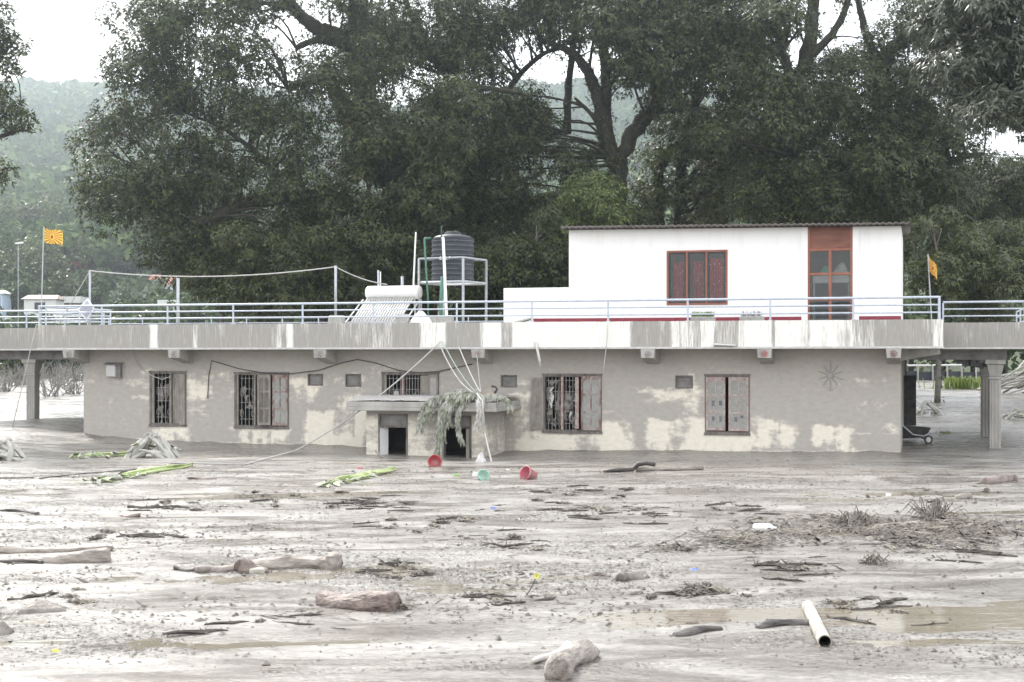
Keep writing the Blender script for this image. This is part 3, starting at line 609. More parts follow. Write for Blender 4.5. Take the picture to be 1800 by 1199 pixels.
for r in VN:
    u0, u1, z0, z1 = r; m = MB().box(u0, u0 + .03, -.012, .14, z0, z1).box(u1 - .03, u1, -.012, .14, z0, z1).box(u0 + .03, u1 - .03, -.012, .14, z0, z0 + .03).box(u0 + .03, u1 - .03, -.012, .14, z1 - .03, z1)
    w = m.build('ventilator', M['darkwood'], bd)
    MB().box(u0 + .031, u1 - .031, .06, .068, z0 + .031, z1 - .031).build('pane', M['concrete_dark'], w)
    MB().box(u0 + .06, u1 - .06, .035, .059, (z0 + z1) / 2 + .05, (z0 + z1) / 2 + .075).build('louvre', M['greywood'], w)

# porch ---------------------------------------------------------------
VP0 = -2.0
def UP(x): return U(x, VP0)
def ZP(y, x=760): return Z(x, y, VP0)
pu0, pu1 = UP(644), UP(850); pzb = -.75; pzt = ZP(722)
po = thing('porch_annex', 'small flat-roofed cream annex with two open doorways on the building front, sunk in mud', 'annex', ((pu0 + pu1) / 2, VP0 + 1, -.2), 'B')
D1 = (UP(665), UP(717), ZP(728)); D2 = (UP(778), UP(829), ZP(730))
pb = BASE[po.name]
us = cuts(pu0, pu1, .04, [D1[0], D1[1], D2[0], D2[1]]); zs = cuts(pzb, pzt, .05, [D1[2], D2[2]])
UU, ZZ = np.meshgrid(us, zs); nx = len(us); i, j = np.meshgrid(np.arange(nx - 1), np.arange(len(zs) - 1)); i = i.ravel(); j = j.ravel()
cu = (us[i] + us[i + 1]) / 2; cz = (zs[j] + zs[j + 1]) / 2; keep = np.ones(len(i), bool)
for d in (D1, D2): keep &= ~((cu > d[0]) & (cu < d[1]) & (cz < d[2]))
a = (j * nx + i)[keep]
o = npmesh('front_wall', np.stack([UU.ravel() - pb[0], np.full(UU.size, VP0) - pb[1], ZZ.ravel() - pb[2]], 1), np.stack([a, a + 1, a + nx + 1, a + nx], 1), M['mudwall'], po); BASE[o.name] = pb
uu, zz = UU.ravel(), ZZ.ravel(); wv_ = np.clip(.62 + 1.1 * (fbm(uu * 2, zz * 3, 61) - .5) - .6 * sst(.7, 1.05, zz) + .5 * (fbm(uu * .8, zz * 14, 65) - .5), 0, 1.1)
cu_, cz_ = UZ(753, 786, VP0); wv_ = np.where(((uu - cu_) / .09) ** 2 + ((zz - cz_) / .1) ** 2 < 1, 0, wv_)
wash_attr(o, wv_)
def sidewall(uc, nm):
    vs = np.linspace(VP0 + .001, -.002, 48); zs = np.linspace(pzb, pzt, 36); A, C = np.meshgrid(vs, zs); nx = 48; i, j = np.meshgrid(np.arange(47), np.arange(35)); q = (j * nx + i).ravel()
    o = npmesh(nm, np.stack([np.full(A.size, uc) - pb[0], A.ravel() - pb[1], C.ravel() - pb[2]], 1), np.stack([q, q + 1, q + nx + 1, q + nx], 1), M['mudwall'], po); BASE[o.name] = pb
    wash_attr(o, np.clip(.5 + 1.0 * (fbm(A.ravel() * 2, C.ravel() * 3, 67) - .5) - .5 * sst(.6, .9, C.ravel()), 0, 1))
sidewall(pu0, 'side_wall'); sidewall(pu1, 'side_wall')
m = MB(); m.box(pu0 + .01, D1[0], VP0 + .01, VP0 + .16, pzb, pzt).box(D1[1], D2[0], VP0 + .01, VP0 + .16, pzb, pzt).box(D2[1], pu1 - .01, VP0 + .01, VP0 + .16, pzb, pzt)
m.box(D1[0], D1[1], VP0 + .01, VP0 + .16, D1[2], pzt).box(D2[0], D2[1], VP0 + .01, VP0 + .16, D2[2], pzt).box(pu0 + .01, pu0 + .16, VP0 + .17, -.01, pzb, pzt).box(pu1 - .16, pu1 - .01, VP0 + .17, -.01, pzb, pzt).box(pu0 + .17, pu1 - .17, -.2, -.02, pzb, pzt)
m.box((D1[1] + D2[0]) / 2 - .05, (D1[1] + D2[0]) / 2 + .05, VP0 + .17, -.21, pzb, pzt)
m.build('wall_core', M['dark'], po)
ru0, ru1 = U(607, VP0 - .45), U(912, -.3); rz0, rz1 = pzt, Z(760, 707, VP0 - .45)
rf = MB().box(ru0, ru1, VP0 - .45, -.05, rz0, rz0 + .09).box(ru0 + .02, ru1 - .02, VP0 - .43, -.05, rz0 + .091, rz1).build('roof', M['concrete'], po, bevel=.01)
xs_ = np.linspace(ru0 + .03, ru1 - .03, 90); ys_ = np.linspace(VP0 - .42, -.05, 40)
cv, cq = gridmesh(xs_, ys_, lambda x, y: rz1 + .004 + .09 * sst(-.42 + VP0, VP0 + .35, y) + .03 * fbm(x * 5, y * 5, 71) + .025 * fbm(x * 18, y * 18, 73, 2))
o = npmesh('mud_crust', cv - np.array(pb), cq, M['gravel'], rf); BASE[o.name] = pb
for di, (a0, a1, zt) in enumerate((D1, D2)):
    f = MB().box(a0, a0 + .05, VP0 - .015, VP0 + .12, pzb, zt).box(a1 - .05, a1, VP0 - .015, VP0 + .12, pzb, zt).box(a0 + .05, a1 - .05, VP0 - .015, VP0 + .12, zt - .05, zt)
    tz = ZP(751); f.box(a0 + .05, a1 - .05, VP0 - .01, VP0 + .115, tz - .02, tz + .03)
    df = f.build('door_frame', M['darkwood'], po)
    MB().box(a0 + .051, a1 - .051, VP0 + .04, VP0 + .06, tz + .031, zt - .051).build('transom_board', M['concrete_dark'], df)
    lf = MB(); lw = .62
    if di == 0: lf.hexa([(a0 + .055, VP0 - .02, pzb), (a0 + .055 + .15, VP0 - .22 + .42, pzb), (a0 + .055 + .115, VP0 + .22, pzb), (a0 + .02 + .035, VP0 + .02, pzb), (a0 + .055, VP0 - .02, tz - .03), (a0 + .055 + .15, VP0 + .2, tz - .03), (a0 + .055 + .115, VP0 + .22, tz - .03), (a0 + .055, VP0 + .02, tz - .03)])
    else: lf.box(a1 - .12, a1 - .055, VP0 - .10, VP0 + .02, pzb, tz - .03)
    lf.build('door_leaf', M['whitepaint'] if di == 0 else M['greywood'], df)
# ------------------------------------------------------------------ rooftop house
VH = 1.0
def hu(x): return U(x, VH)
def hz(y, x): return Z(x, y, VH)
ho = thing('rooftop_house', 'white one-room house with dark sheet roof standing on the flat roof behind the railing', 'house', ((hu(1000) + hu(1584)) / 2, VH + 2, DECK), 'B')
h0, h1 = hu(1000), hu(1584); hd = VH + 4.6; zl, zr = hz(404, 1000), hz(397, 1584)
def ztop(u): return zl + (zr - zl) * (u - h0) / (h1 - h0)
w0, w1, wz0, wz1 = hu(1172), hu(1279), hz(536, 1225), hz(440, 1225)
d0, d1, dz1 = hu(1420), hu(1499), hz(397, 1460)
def slabz(m, a, b, v0, v1, z0, top=True, z1=None, mi=0):
    za, zb = (ztop(a), ztop(b)) if z1 is None else (z1, z1)
    m.hexa([(a, v0, z0), (b, v0, z0), (b, v1, z0), (a, v1, z0), (a, v0, za), (b, v0, zb), (b, v1, zb), (a, v1, za)], mi)
m = MB(); T = .2
slabz(m, h0, w0, VH, VH + T, DECK); slabz(m, w0, w1, VH, VH + T, DECK, z1=wz0); slabz(m, w0, w1, VH, VH + T, wz1); slabz(m, w1, d0, VH, VH + T, DECK); slabz(m, d1, h1, VH, VH + T, DECK)
slabz(m, h0, h0 + T, VH + T + .001, hd, DECK); slabz(m, h1 - T, h1, VH + T + .001, hd, DECK); slabz(m, h0 + T, h1 - T, hd - T, hd, DECK)
m.build('wall', M['white'], ho)
m = MB(); slabz(m, hu(1409), d0 - .001, VH - .05, VH - .002, DECK); m.build('pilaster', M['white'], ho)
m = MB(); slabz(m, d1 + .001, hu(1510), VH - .05, VH - .002, DECK); m.build('pilaster', M['white'], ho)
lw0 = hu(885)
MB().box(lw0, h0 - .002, VH, VH + .2, DECK, hz(506, 940)).box(lw0, lw0 + .2, VH + .201, VH + 3, DECK, hz(506, 940)).build('low_wall', M['white'], ho, bevel=.01)
sz = hz(557.5, 1300)
m = MB().box(hu(938), hu(1409) - .001, VH - .012, VH - .001, DECK, sz).box(hu(1510) + .001, h1, VH - .012, VH - .001, DECK, sz); m.build('plinth_stripe', M['maroon'], ho)
# corrugated roof sheet
nu = 240; uu = np.linspace(h0 - .15, h1 + .22, nu); vv = np.array([VH - .35, VH + 2, hd + .2]); A, C = np.meshgrid(uu, vv)
zt = ztop(A) + .075 + .02 * np.sin(A * 2 * math.pi / .16) + (C - VH) * .035; hb = BASE[ho.name]
top = np.stack([A.ravel(), C.ravel(), zt.ravel()], 1); bot = top - np.array([0, 0, .06]); n1 = len(top)
i, j = np.meshgrid(np.arange(nu - 1), np.arange(2)); q = (j * nu + i).ravel(); q = np.stack([q, q + 1, q + nu + 1, q + nu], 1)
e = np.arange(nu - 1); fe = np.stack([e + n1, e + 1 + n1, e + 1, e], 1)
o = npmesh('roof', np.concatenate([top, bot]) - np.array(hb), np.concatenate([q, q[:, ::-1] + n1, fe]), M['roofmetal'], ho); BASE[o.name] = hb
m = MB(); m.hexa([(h0 - .1, VH - .2, ztop(h0) - .02), (h1 + .15, VH - .2, ztop(h1) - .02), (h1 + .15, VH - .14, ztop(h1) - .02), (h0 - .1, VH - .14, ztop(h0) - .02), (h0 - .1, VH - .2, ztop(h0) + .04), (h1 + .15, VH - .2, ztop(h1) + .04), (h1 + .15, VH - .14, ztop(h1) + .04), (h0 - .1, VH - .14, ztop(h0) + .04)])
m.build('roof_purlin', M['blackmetal'], ho)
# window with curtains
f = .05
wn = MB().box(w0, w0 + f, VH - .02, VH + .1, wz0, wz1).box(w1 - f, w1, VH - .02, VH + .1, wz0, wz1).box(w0 + f, w1 - f, VH - .02, VH + .1, wz0, wz0 + f).box(w0 + f, w1 - f, VH - .02, VH + .1, wz1 - f, wz1).build('window', M['brown'], ho)
mu = [w0 + (w1 - w0) * t for t in (.335, .655)]
for c in mu: MB().box(c - .025, c + .025, VH - .018, VH + .09, wz0 + f, wz1 - f).build('mullion', M['brown'], wn)
edges = [w0 + f] + [x for c in mu for x in (c - .025, c + .025)] + [w1 - f]
for k in range(3):
    a, b = edges[2 * k] + .002, edges[2 * k + 1] - .002; s = .045
    MB().box(a, a + s, VH + .02, VH + .06, wz0 + f + .002, wz1 - f - .002).box(b - s, b, VH + .02, VH + .06, wz0 + f + .002, wz1 - f - .002).box(a + s, b - s, VH + .02, VH + .06, wz0 + f + .002, wz0 + f + s).box(a + s, b - s, VH + .02, VH + .06, wz1 - f - s, wz1 - f - .002).build('sash', M['blackframe'], wn)
    MB().box(a + s + .001, b - s - .001, VH + .038, VH + .042, wz0 + f + s + .001, wz1 - f - s - .001).build('pane', M['glass'], wn)
    # curtain: hanging folds
    x0, x1 = (a + .12, b - .02) if k != 2 else (a + .03, b - .04); zc1 = wz1 - (.3 if k < 2 else .22); n = 40; vs = []
    for t in range(n + 1):
        x = x0 + (x1 - x0) * t / n
        for zz in (wz0 + .02, zc1): vs.append((x, VH + .115 + .03 * math.sin(t * .95 + k) + .01 * math.sin(t * 2.3), zz))
    MB().add(vs, [(2 * t, 2 * t + 2, 2 * t + 3, 2 * t + 1) for t in range(n)]).build('curtain', M['curtain'], wn)
# glazed door bay
bay = MB().box(d0, d0 + .06, VH - .03, VH + .1, DECK, dz1 - .001).box(d1 - .06, d1, VH - .03, VH + .1, DECK, dz1 - .001)
yr = [439, 481.5, 526, 562]
for yy in yr[:3]: bay.box(d0 + .06, d1 - .06, VH - .028, VH + .1, hz(yy, 1460) - .03, hz(yy, 1460) + .035)
cm = (d0 + d1) / 2
bay.box(cm - .04, cm + .04, VH - .026, VH + .099, DECK, hz(439, 1460) - .031)
by = bay.build('glazed_door', M['brown'], ho)
MB().box(d0 + .061, d1 - .061, VH + .0, VH + .03, hz(439, 1460) + .036, dz1 - .002).build('top_board', M['brownboard'], by)
for r in range(3):
    za = hz(yr[r + 1], 1460) + (.036 if r < 2 else .0); zb = hz(yr[r], 1460) - .031
    if r == 2: za = DECK + .02
    for a, b in ((d0 + .061, cm - .041), (cm + .041, d1 - .061)):
        MB().box(a, b, VH + .045, VH + .05, za, zb).build('pane', M['glass'], by)
# what stands behind the glass
sh = MB().box(d0 + .1, d1 - .1, VH + .35, VH + .75, hz(484, 1460) - .02, hz(484, 1460) + .01).box(d0 + .1, d1 - .1, VH + .35, VH + .37, hz(496, 1460), hz(484, 1460) - .021)
for x in (d0 + .12, d1 - .14):
    sh.box(x, x + .03, VH + .4, VH + .43, DECK, hz(484, 1460) - .021)
s_ = sh.build('interior_table', M['whitepaint'], base=((d0 + d1) / 2, VH + .5, DECK), frame='B'); tagit(s_, 'white table seen behind the brown glazed door', 'table')
def heap(name, mt, c, sx, sy, sz, label, cat, seed, frame='B', group=None, n=16, bump=.35, sharp=1.):
    q = random.Random(seed); vs = [(c[0], c[1], c[2] + sz)]; fs = []; rings = 7; ph = [q.uniform(0, 6) for _ in range(8)]
    for r in range(1, rings + 1):
        t = r / rings
        for k in range(n):
            an = 2 * math.pi * k / n; w = 1 + bump * (.5 * math.sin(3 * an + ph[0]) + .35 * math.sin(5 * an + ph[1] + 2 * t) + .3 * math.sin(7 * an + ph[2])) * t + q.uniform(-.06, .06)
            h = sz * (1 - t ** (1.4 * sharp)) * (1 + bump * .4 * math.sin(4 * an + ph[3] + 3 * t)) + q.uniform(-.04, .04) * sz
            vs.append((c[0] + sx * t * w * math.cos(an), c[1] + sy * t * w * math.sin(an), c[2] + max(0, h) if r < rings else c[2] - .03))
    fs += [(0, 1 + k, 1 + (k + 1) % n) for k in range(n)]
    for r in range(rings - 1):
        b = 1 + r * n; fs += [(b + k, b + n + k, b + n + (k + 1) % n, b + (k + 1) % n) for k in range(n)]
    o = MB().add(vs, fs).build(name, mt, base=c, frame=frame, smooth=True); tagit(o, label, cat, group); return o
tz = hz(484, 1460) + .012
heap('green_bag', M['greendoor'], (d0 + .43, VH + .55, tz), .2, .14, .27, 'green plastic bag on the table behind the glazed door', 'bag', 5)
heap('cloth_heap', M['clothwhite'], (d1 - .30, VH + .5, tz), .26, .12, .34, 'heap of white cloth on the table behind the glazed door', 'cloth', 6)

# ------------------------------------------------------------------ railings
RT = Z(900, 530, VF + .06)
rw = thing('front_railing', 'pale blue pipe railing along the front edge of the roof with three rails', 'railing', (-11, VF + .06, FT), 'B')
vr = VF + .06; ups = [U(x, vr) for x in (69, 179, 294.5, 410, 532, 656.5, 803, 935, 1069, 1209, 1354, 1500, 1651)]
hgt = RT - FT
for k, x in enumerate(ups):
    MB().tube([(x, vr, DECK), (x, vr, RT - .02)], .026 if k < 12 else .034, 10).build('post', M['rail'], rw, smooth=False)
    MB().box(x - .05, x + .05, vr - .045, vr + .05, FT - .012, FT + .012).build('base_plate', M['rail'], rw)
MB().tube([(ups[0] - .03, vr, RT), (ups[-1] + .03, vr, RT)], .03, 10).build('top_rail', M['rail'], rw)
for t in (.655, .31): MB().tube([(ups[0], vr, FT + hgt * t), (ups[-1], vr, FT + hgt * t)], .02, 8).build('rail', M['rail'], rw)
def railing(pts, label, posts, group):
    a, b = pts; c = ((a[0] + b[0]) / 2, (a[1] + b[1]) / 2, FT)
    t_ = thing('roof_railing', label, 'railing', c, 'B', group)
    for k in range(posts + 1):
        t = k / posts; x = a[0] + (b[0] - a[0]) * t; y = a[1] + (b[1] - a[1]) * t
        MB().tube([(x, y, FT - .03), (x, y, RT - .02)], .025, 8).build('post', M['rail'], t_)
    MB().tube([(a[0], a[1], RT), (b[0], b[1], RT)], .028, 8).build('top_rail', M['rail'], t_)
    for f in (.655, .31): MB().tube([(a[0], a[1], FT + hgt * f), (b[0], b[1], FT + hgt * f)], .019, 8).build('rail', M['rail'], t_)
    return t_
vw = VW + .06
railing(((u1f + .05, vw), (u1w - .06, vw)), 'short stretch of pale blue pipe railing above the pillared wing beside the white house', 1, None)
railing(((u1w - .06, vw + .1), (u1w - .06, 12.4)), 'pale blue pipe railing running back along the end of the roof by the sunburst flag', 5, None)
railing(((u0w + .06, vw), (u0f - .05, vw)), 'stretch of pale blue pipe railing above the wing with one pillar', 4, None)
railing(((u0w + .06, 12.46), (h0 - .6, 12.46)), 'pale blue railing along the rear edge of the roof, seen through the front rails', 14, None)
railing(((u0f + .06, vw + .2), (u0f + .06, vr + .25)), 'stub of pale blue railing joining front and wing rails by the diamond panel', 2, None)

# ------------------------------------------------------------------ solar water heater
VT = 2.3; su0, su1 = U(645, VT), U(738, VT); stz = Z(690, 514.5, VT); sr = .2
sh = thing('solar_heater', 'solar water heater with white cylinder over a slanted rack of glass tubes', 'solar heater', ((su0 + su1) / 2, 1.4, DECK), 'B')
tk = MB().lathe((su0, VT, stz), [(.001, 0), (sr * .8, .0), (sr, .05), (sr, su1 - su0 - .05), (sr * .8, su1 - su0), (.001, su1 - su0)], 28, 'x').build('cylinder', M['whitepaint'], sh, smooth=True)
MB().lathe((su1 + .001, VT, stz), [(sr * .86, 0), (sr * .86, .02), (sr * .6, .04), (.001, .045)], 24, 'x').build('end_cap', M['trim'], tk, smooth=True)
nt_ = 18; vb = VT - 1.55
for k in range(nt_):
    x = su0 + .1 + (su1 - su0 - .25) * k / (nt_ - 1)
    MB().tube([(x, VT - .08, stz - .12), (x, vb, DECK + .1)], .028, 8).build('glass_tube', M['tube'], sh, smooth=True)
MB().box(su0 - .02, su1 - .05, vb - .05, vb + .05, DECK + .04, DECK + .16).build('bottom_rail', M['galv'], sh)
m = MB()
for x in (su0 - .12, su1 + .02):
    m.tube([(x, VT, stz - sr), (x, vb - .05, DECK + .02)], .022, 6); m.tube([(x, VT + .05, stz - sr), (x, VT + .12, DECK)], .022, 6); m.tube([(x, VT + .1, DECK + .05), (x, vb, DECK + .05)], .02, 6)
m.build('frame', M['galv'], sh)
MB().tube([(su0 + .42, VT, stz + sr - .02), (su0 + .42, VT, stz + sr + .42)], .02, 8).build('vent_pipe', M['pvc'], sh)
# white plastic bundle, bricks and blocks beside it
heap('white_bundle', M['whiteplastic'], (U(740, .3), .3, DECK), .42, .3, .42, 'white wrapped bundle lying on the roof between heater and tank stand', 'bundle', 12, bump=.15)
def block(px, v, w, h, label, mt='planter', d=.3):
    u = U(px, v); m = MB().box(u - w / 2, u + w / 2, v - d / 2, v + d / 2, DECK, DECK + h)
    o = m.build('concrete_block', M[mt], base=(u, v, DECK), frame='B', bevel=.03); tagit(o, label, 'block'); return o
block(592, .6, .42, .33, 'concrete block holding the tall steel pole on the roof')
block(777, .5, .62, .3, 'low concrete block at the foot of the white drain pipe'); block(707, .2, .34, .34, 'grey concrete block beside the foot of the glass tubes')

# ------------------------------------------------------------------ tank and stand
VK = 3.2; kc = U(796, VK); kp = B(kc, VK, DECK); sA = -R(26); S2 = .73
ys_ = kp.y
def kz(y): return H - (y - CY) * ys_ / FP
st = thing('tank_stand', 'pale steel angle frame stand with guard rail carrying the black water tank', 'stand', tuple(kp), 'W', rot=sA)
zp, zt_ = kz(498), kz(456)
cor = [(-S2, -S2), (S2, -S2), (S2, S2), (-S2, S2)]
def loc(x, y, z): return (kp.x + x, kp.y + y, z)
for (x, y) in cor: MB().box(kp.x + x - .028, kp.x + x + .028, kp.y + y - .028, kp.y + y + .028, DECK, zt_).build('leg', M['galv'], st)
for i in range(4):
    (a, b), (c, d) = cor[i], cor[(i + 1) % 4]
    MB().tube([loc(a, b, zt_), loc(c, d, zt_)], .026, 6).build('guard_rail', M['galv'], st); MB().tube([loc(a, b, zp), loc(c, d, zp)], .036, 4).build('platform_beam', M['galv'], st)
m = MB()
for k in range(7): m.box(kp.x - S2 + .02, kp.x + S2 - .02, kp.y - S2 + .05 + k * .205, kp.y - S2 + .16 + k * .205, zp + .03, zp + .05)
m.build('platform', M['galv'], st)
tr = .625; tz0, tz1 = zp + .051, kz(421); ribs = []
n = 9
for k in range(n):
    z = tz0 + (tz1 - tz0) * (k + .5) / n; ribs += [(tr - .012, z - .055), (tr + .006, z - .012), (tr + .006, z + .012), (tr - .012, z + .055)]
prof = [(.001, tz0), (tr - .03, tz0), (tr, tz0 + .03)] + ribs + [(tr, tz1), (tr * .82, tz1 + .09), (tr * .4, tz1 + .15), (.22, tz1 + .16)]
tnk = thing('water_tank', 'large black ribbed plastic water tank on a steel stand', 'water tank', (kp.x, kp.y, tz0), 'W')
MB().lathe((kp.x, kp.y, 0), prof, 40).build('body', M['tank'], tnk, smooth=True)
MB().lathe((kp.x, kp.y, 0), [(.24, tz1 + .155), (.24, tz1 + .20), (.18, tz1 + .215), (.001, tz1 + .22)], 24).build('lid', M['tank'], tnk, smooth=True)
for k in range(n):
    z = tz0 + (tz1 - tz0) * (k + .5) / n
    MB().lathe((kp.x, kp.y, 0), [(tr + .004, z - .007), (tr + .012, z - .004), (tr + .012, z + .004), (tr + .004, z + .007)], 40).build('rib', M['tankrib'], tnk, smooth=True)
# faint white print on the tank: a triangle mark and two upright strokes
m = MB()
def onTank(an, z): return (kp.x + (tr + .014) * math.sin(an), kp.y - (tr + .014) * math.cos(an), z)
zc = kz(456)
for a0, a1, za, zb in [(-.62, -.5, -.05, .02), (-.585, -.535, .02, .06), (-.42, -.4, -.05, .05), (-.4, -.33, -.05, -.03), (-.28, -.26, -.05, .05), (-.26, -.2, -.05, -.03), (-.14, -.12, -.05, .05), (-.12, -.07, .03, .05), (-.12, -.07, -.005, .012)]:
    m.add([onTank(a0, zc + za), onTank(a1, zc + za), onTank(a1, zc + zb), onTank(a0, zc + zb)], [(0, 1, 2, 3)])
m.build('printed_mark', M['whitepaint'], tnk)

# ------------------------------------------------------------------ pipes, poles, wires and flags on the roof
def poly(name, pts, r, mt, label, cat, frame='B', group=None, n=8, base=None, smooth=True):
    o = MB().tube(pts, r, n).build(name, M[mt], base=base or pts[0], frame=frame, smooth=smooth); tagit(o, label, cat, group); return o
def sag(a, b, s, n=24): return [tuple(Vector(a).lerp(Vector(b), t / n) - Vector((0, 0, s * 4 * (t / n) * (1 - t / n)))) for t in range(n + 1)]
def q3(px, py, v): u, z = UZ(px, py, v); return (u, v, z)
poly('drain_pipe', [(U(787, .9), .9, DECK), q3(785, 560, .9), q3(779, 420, 2.0), q3(778, 417, 2.0)], .045, 'pvc', 'long white pipe leaning up against the black water tank', 'pipe')
p = [q3(776, 419, 2.0), q3(776, 398, 2.0)]; poly('vent_stub', [p[0], p[1], (p[1][0] + .05, 2.0, p[1][2] + .002)], .018, 'green_pipe', 'thin green pipe standing above the top of the white leaning pipe', 'pipe')
b_ = U(733, 2.6); poly('vent_pole', [(b_ - .03, 2.6, DECK), q3(727, 497, 2.6), q3(731, 408, 2.6)], [.03, .03, .022], 'pvc', 'slim white pole beside the black water tank', 'pole')
poly('filling_pipe', [(U(753, 2.4), 2.4, DECK), q3(752, 520, 2.4), q3(746, 420, 2.4), q3(747, 419, 2.4), q3(757, 419, 2.6)], .03, 'green_pipe', 'green pipe rising up the side of the water tank', 'pipe')
poly('green_riser', [(U(776, 1.6), 1.6, DECK), q3(775, 530, 1.6), q3(778, 486, 1.6)], .055, 'green_pipe', 'thick short green pipe under the tank stand', 'pipe')
poly('stub_pole', [(U(665, 3.5), 3.5, DECK), q3(665, 475, 3.5)], .03, 'galv', 'thin steel stub sticking up behind the white heater cylinder', 'pole')
poly('stub_pole', [(U(707, 4.2), 4.2, DECK), q3(707, 486, 4.2)], .045, 'galv', 'short thick steel post behind the heater next to the slim white pole', 'pole')
vc = .6
poly('wire_pole', [(U(590, vc), vc, DECK + .33), q3(590, 467, vc)], .04, 'galv', 'tall grey steel pole set in a concrete block holding the wire', 'pole')
poly('wire_pole', [(U(158, .4), .4, DECK), q3(158, 475, .4)], .035, 'galv', 'grey steel pole beside the diamond panel with a wire from its tip', 'pole')
poly('wire_pole', [(U(313, 3), 3, DECK), q3(313, 489, 3)], .05, 'galv', 'grey steel pole standing under the middle of the slack wire', 'pole')
poly('overhead_wire', sag(q3(158, 476, .4), q3(590, 469, vc), .22), .016, 'wire', 'slack grey wire strung between the two roof poles', 'wire')
poly('stay_wire', sag(q3(590, 469, vc), q3(680, 500, 2.3), .08), .016, 'wire', 'grey wire running down from the pole to the heater cylinder', 'wire')
poly('stay_wire', [q3(158, 476, .4), (U(98, 3), 3., DECK + .02)], .014, 'wire', 'straight stay wire from the pole by the diamond panel down to the roof', 'wire')
def flag(px0, px1, y0, y1, v, poley, label, name='flag', lean=0., fold=1., down=0.):
    base = (U(px0 - lean, v), v, DECK if v > 0 else FT)
    pt = q3(px0, y0 - 3, v)
    t_ = thing('flag_pole', label, 'flag', base, 'B')
    MB().tube([base, pt], .018, 6).build('pole', M['galv'], t_)
    nx, nz = 22, 12; a = Vector(q3(px0, y0, v)); w_ = U(px1, v) - U(px0, v); h_ = Z(px0, y0, v) - Z(px0, y1, v); vs = []; uv = []
    for j in range(nz + 1):
        for i in range(nx + 1):
            s, t = i / nx, j / nz
            vs.append((a.x + w_ * s + .02, v + fold * .10 * s * math.sin(s * 7 + t * 1.5), a.z - h_ * (1 - t) - down * s - .05 * math.sin(s * 6) * s)); uv.append((s, t))
    mb = MB().add(vs, [(j * (nx + 1) + i, j * (nx + 1) + i + 1, (j + 1) * (nx + 1) + i + 1, (j + 1) * (nx + 1) + i) for j in range(nz) for i in range(nx)])
    o = mb.build('cloth', M['flag'], t_, smooth=True); me = o.data; l = me.uv_layers.new(name='UVMap')
    for lp in me.loops: l.data[lp.index].uv = uv[lp.vertex_index]
flag(77, 106, 401, 426, VF + .3, 0, 'yellow flag with red sun rays flying on a thin pole above the diamond panel', lean=5, down=.12)
flag(1631, 1646, 450, 474, VF + 3.0, 0, 'drooping yellow and red rayed flag on a thin pole beyond the white house', lean=-7, fold=2.2, down=.3)
# diamond panel
c = q3(152, 544, VF + .25); s = .33
dp = thing('diamond_panel', 'small grey panel with white rim mounted cornerwise on the railing by the flag', 'panel', (c[0], c[1], FT), 'B')
MB().add([(c[0] - s, c[1] + .05, c[2]), (c[0], c[1], c[2] - s), (c[0] + s * .85, c[1] - .05, c[2] + .03), (c[0] + .03, c[1], c[2] + s), (c[0] - s, c[1] + .08, c[2]), (c[0], c[1] + .03, c[2] - s), (c[0] + s * .85, c[1] - .02, c[2] + .03), (c[0] + .03, c[1] + .03, c[2] + s)], [(0, 1, 2, 3), (7, 6, 5, 4), (0, 4, 5, 1), (1, 5, 6, 2), (2, 6, 7, 3), (3, 7, 4, 0)]).build('rim', M['whitepaint'], dp)
k = .78
MB().add([(c[0] - s * k, c[1] + .03, c[2]), (c[0], c[1] - .012, c[2] - s * k), (c[0] + s * .85 * k, c[1] - .055, c[2] + .023), (c[0] + .023, c[1] - .012, c[2] + s * k)], [(0, 1, 2, 3)]).build('face', M['solar'], dp)
MB().tube([(c[0], c[1] + .06, FT - .02), (c[0], c[1] + .06, c[2])], .02, 6).build('stalk', M['galv'], dp)
# planters
def blades(name, c, n, h, spread, mt, parent, seed, wd=.012, sy=None):
    q = np.random.default_rng(seed); vs = []; fs = []
    for k in range(n):
        x = c[0] + q.uniform(-spread, spread); y = c[1] + q.uniform(-(sy or spread), (sy or spread)); a = q.uniform(0, 6.28); l = h * q.uniform(.5, 1.1); dx, dy = math.cos(a) * l * .45, math.sin(a) * l * .45; px_, py_ = -math.sin(a) * wd, math.cos(a) * wd; b = len(vs)
        vs += [(x - px_, y - py_, c[2]), (x + px_, y + py_, c[2]), (x + dx * .5 + px_ * .8, y + dy * .5 + py_ * .8, c[2] + l * .7), (x + dx * .5 - px_ * .8, y + dy * .5 - py_ * .8, c[2] + l * .7), (x + dx, y + dy, c[2] + l * .95)]
        fs += [(b, b + 1, b + 2, b + 3), (b + 3, b + 2, b + 4)]
    return MB().add(vs, fs).build(name, mt, parent)
for px, w_, lab in [(1236, .62, 'low concrete planter with fresh grass under the curtained window'), (1322, .62, 'grey planter of withered grass between the curtained window and the glazed door')]:
    v = -.2; u = U(px, v); t_ = thing('planter', lab, 'planter', (u, v, DECK), 'B')
    MB().box(u - w_ / 2, u + w_ / 2, v - .14, v + .14, DECK, DECK + .2).build('trough', M['planter'], t_, bevel=.03)
    blades('grass', (u, v, DECK + .19), 160 if px < 1300 else 60, .16, w_ / 2 - .03, LM['grass'] if px < 1300 else LM['dead'], t_, px, sy=.12)
# board leaning on the low wall
o = MB().hexa([(U(886, .5), .45, DECK), (U(932, .5), .45, DECK + .18), (U(932, .5), .85, DECK + .18), (U(886, .5), .85, DECK), (U(886, .5), .45, DECK + .04), (U(932, .5), .45, DECK + .22), (U(932, .5), .85, DECK + .22), (U(886, .5), .85, DECK + .04)]).build('leaning_board', M['planter'], base=(U(909, .5), .65, DECK), frame='B'); tagit(o, 'pale board lying tilted on the roof before the low white wall', 'board')

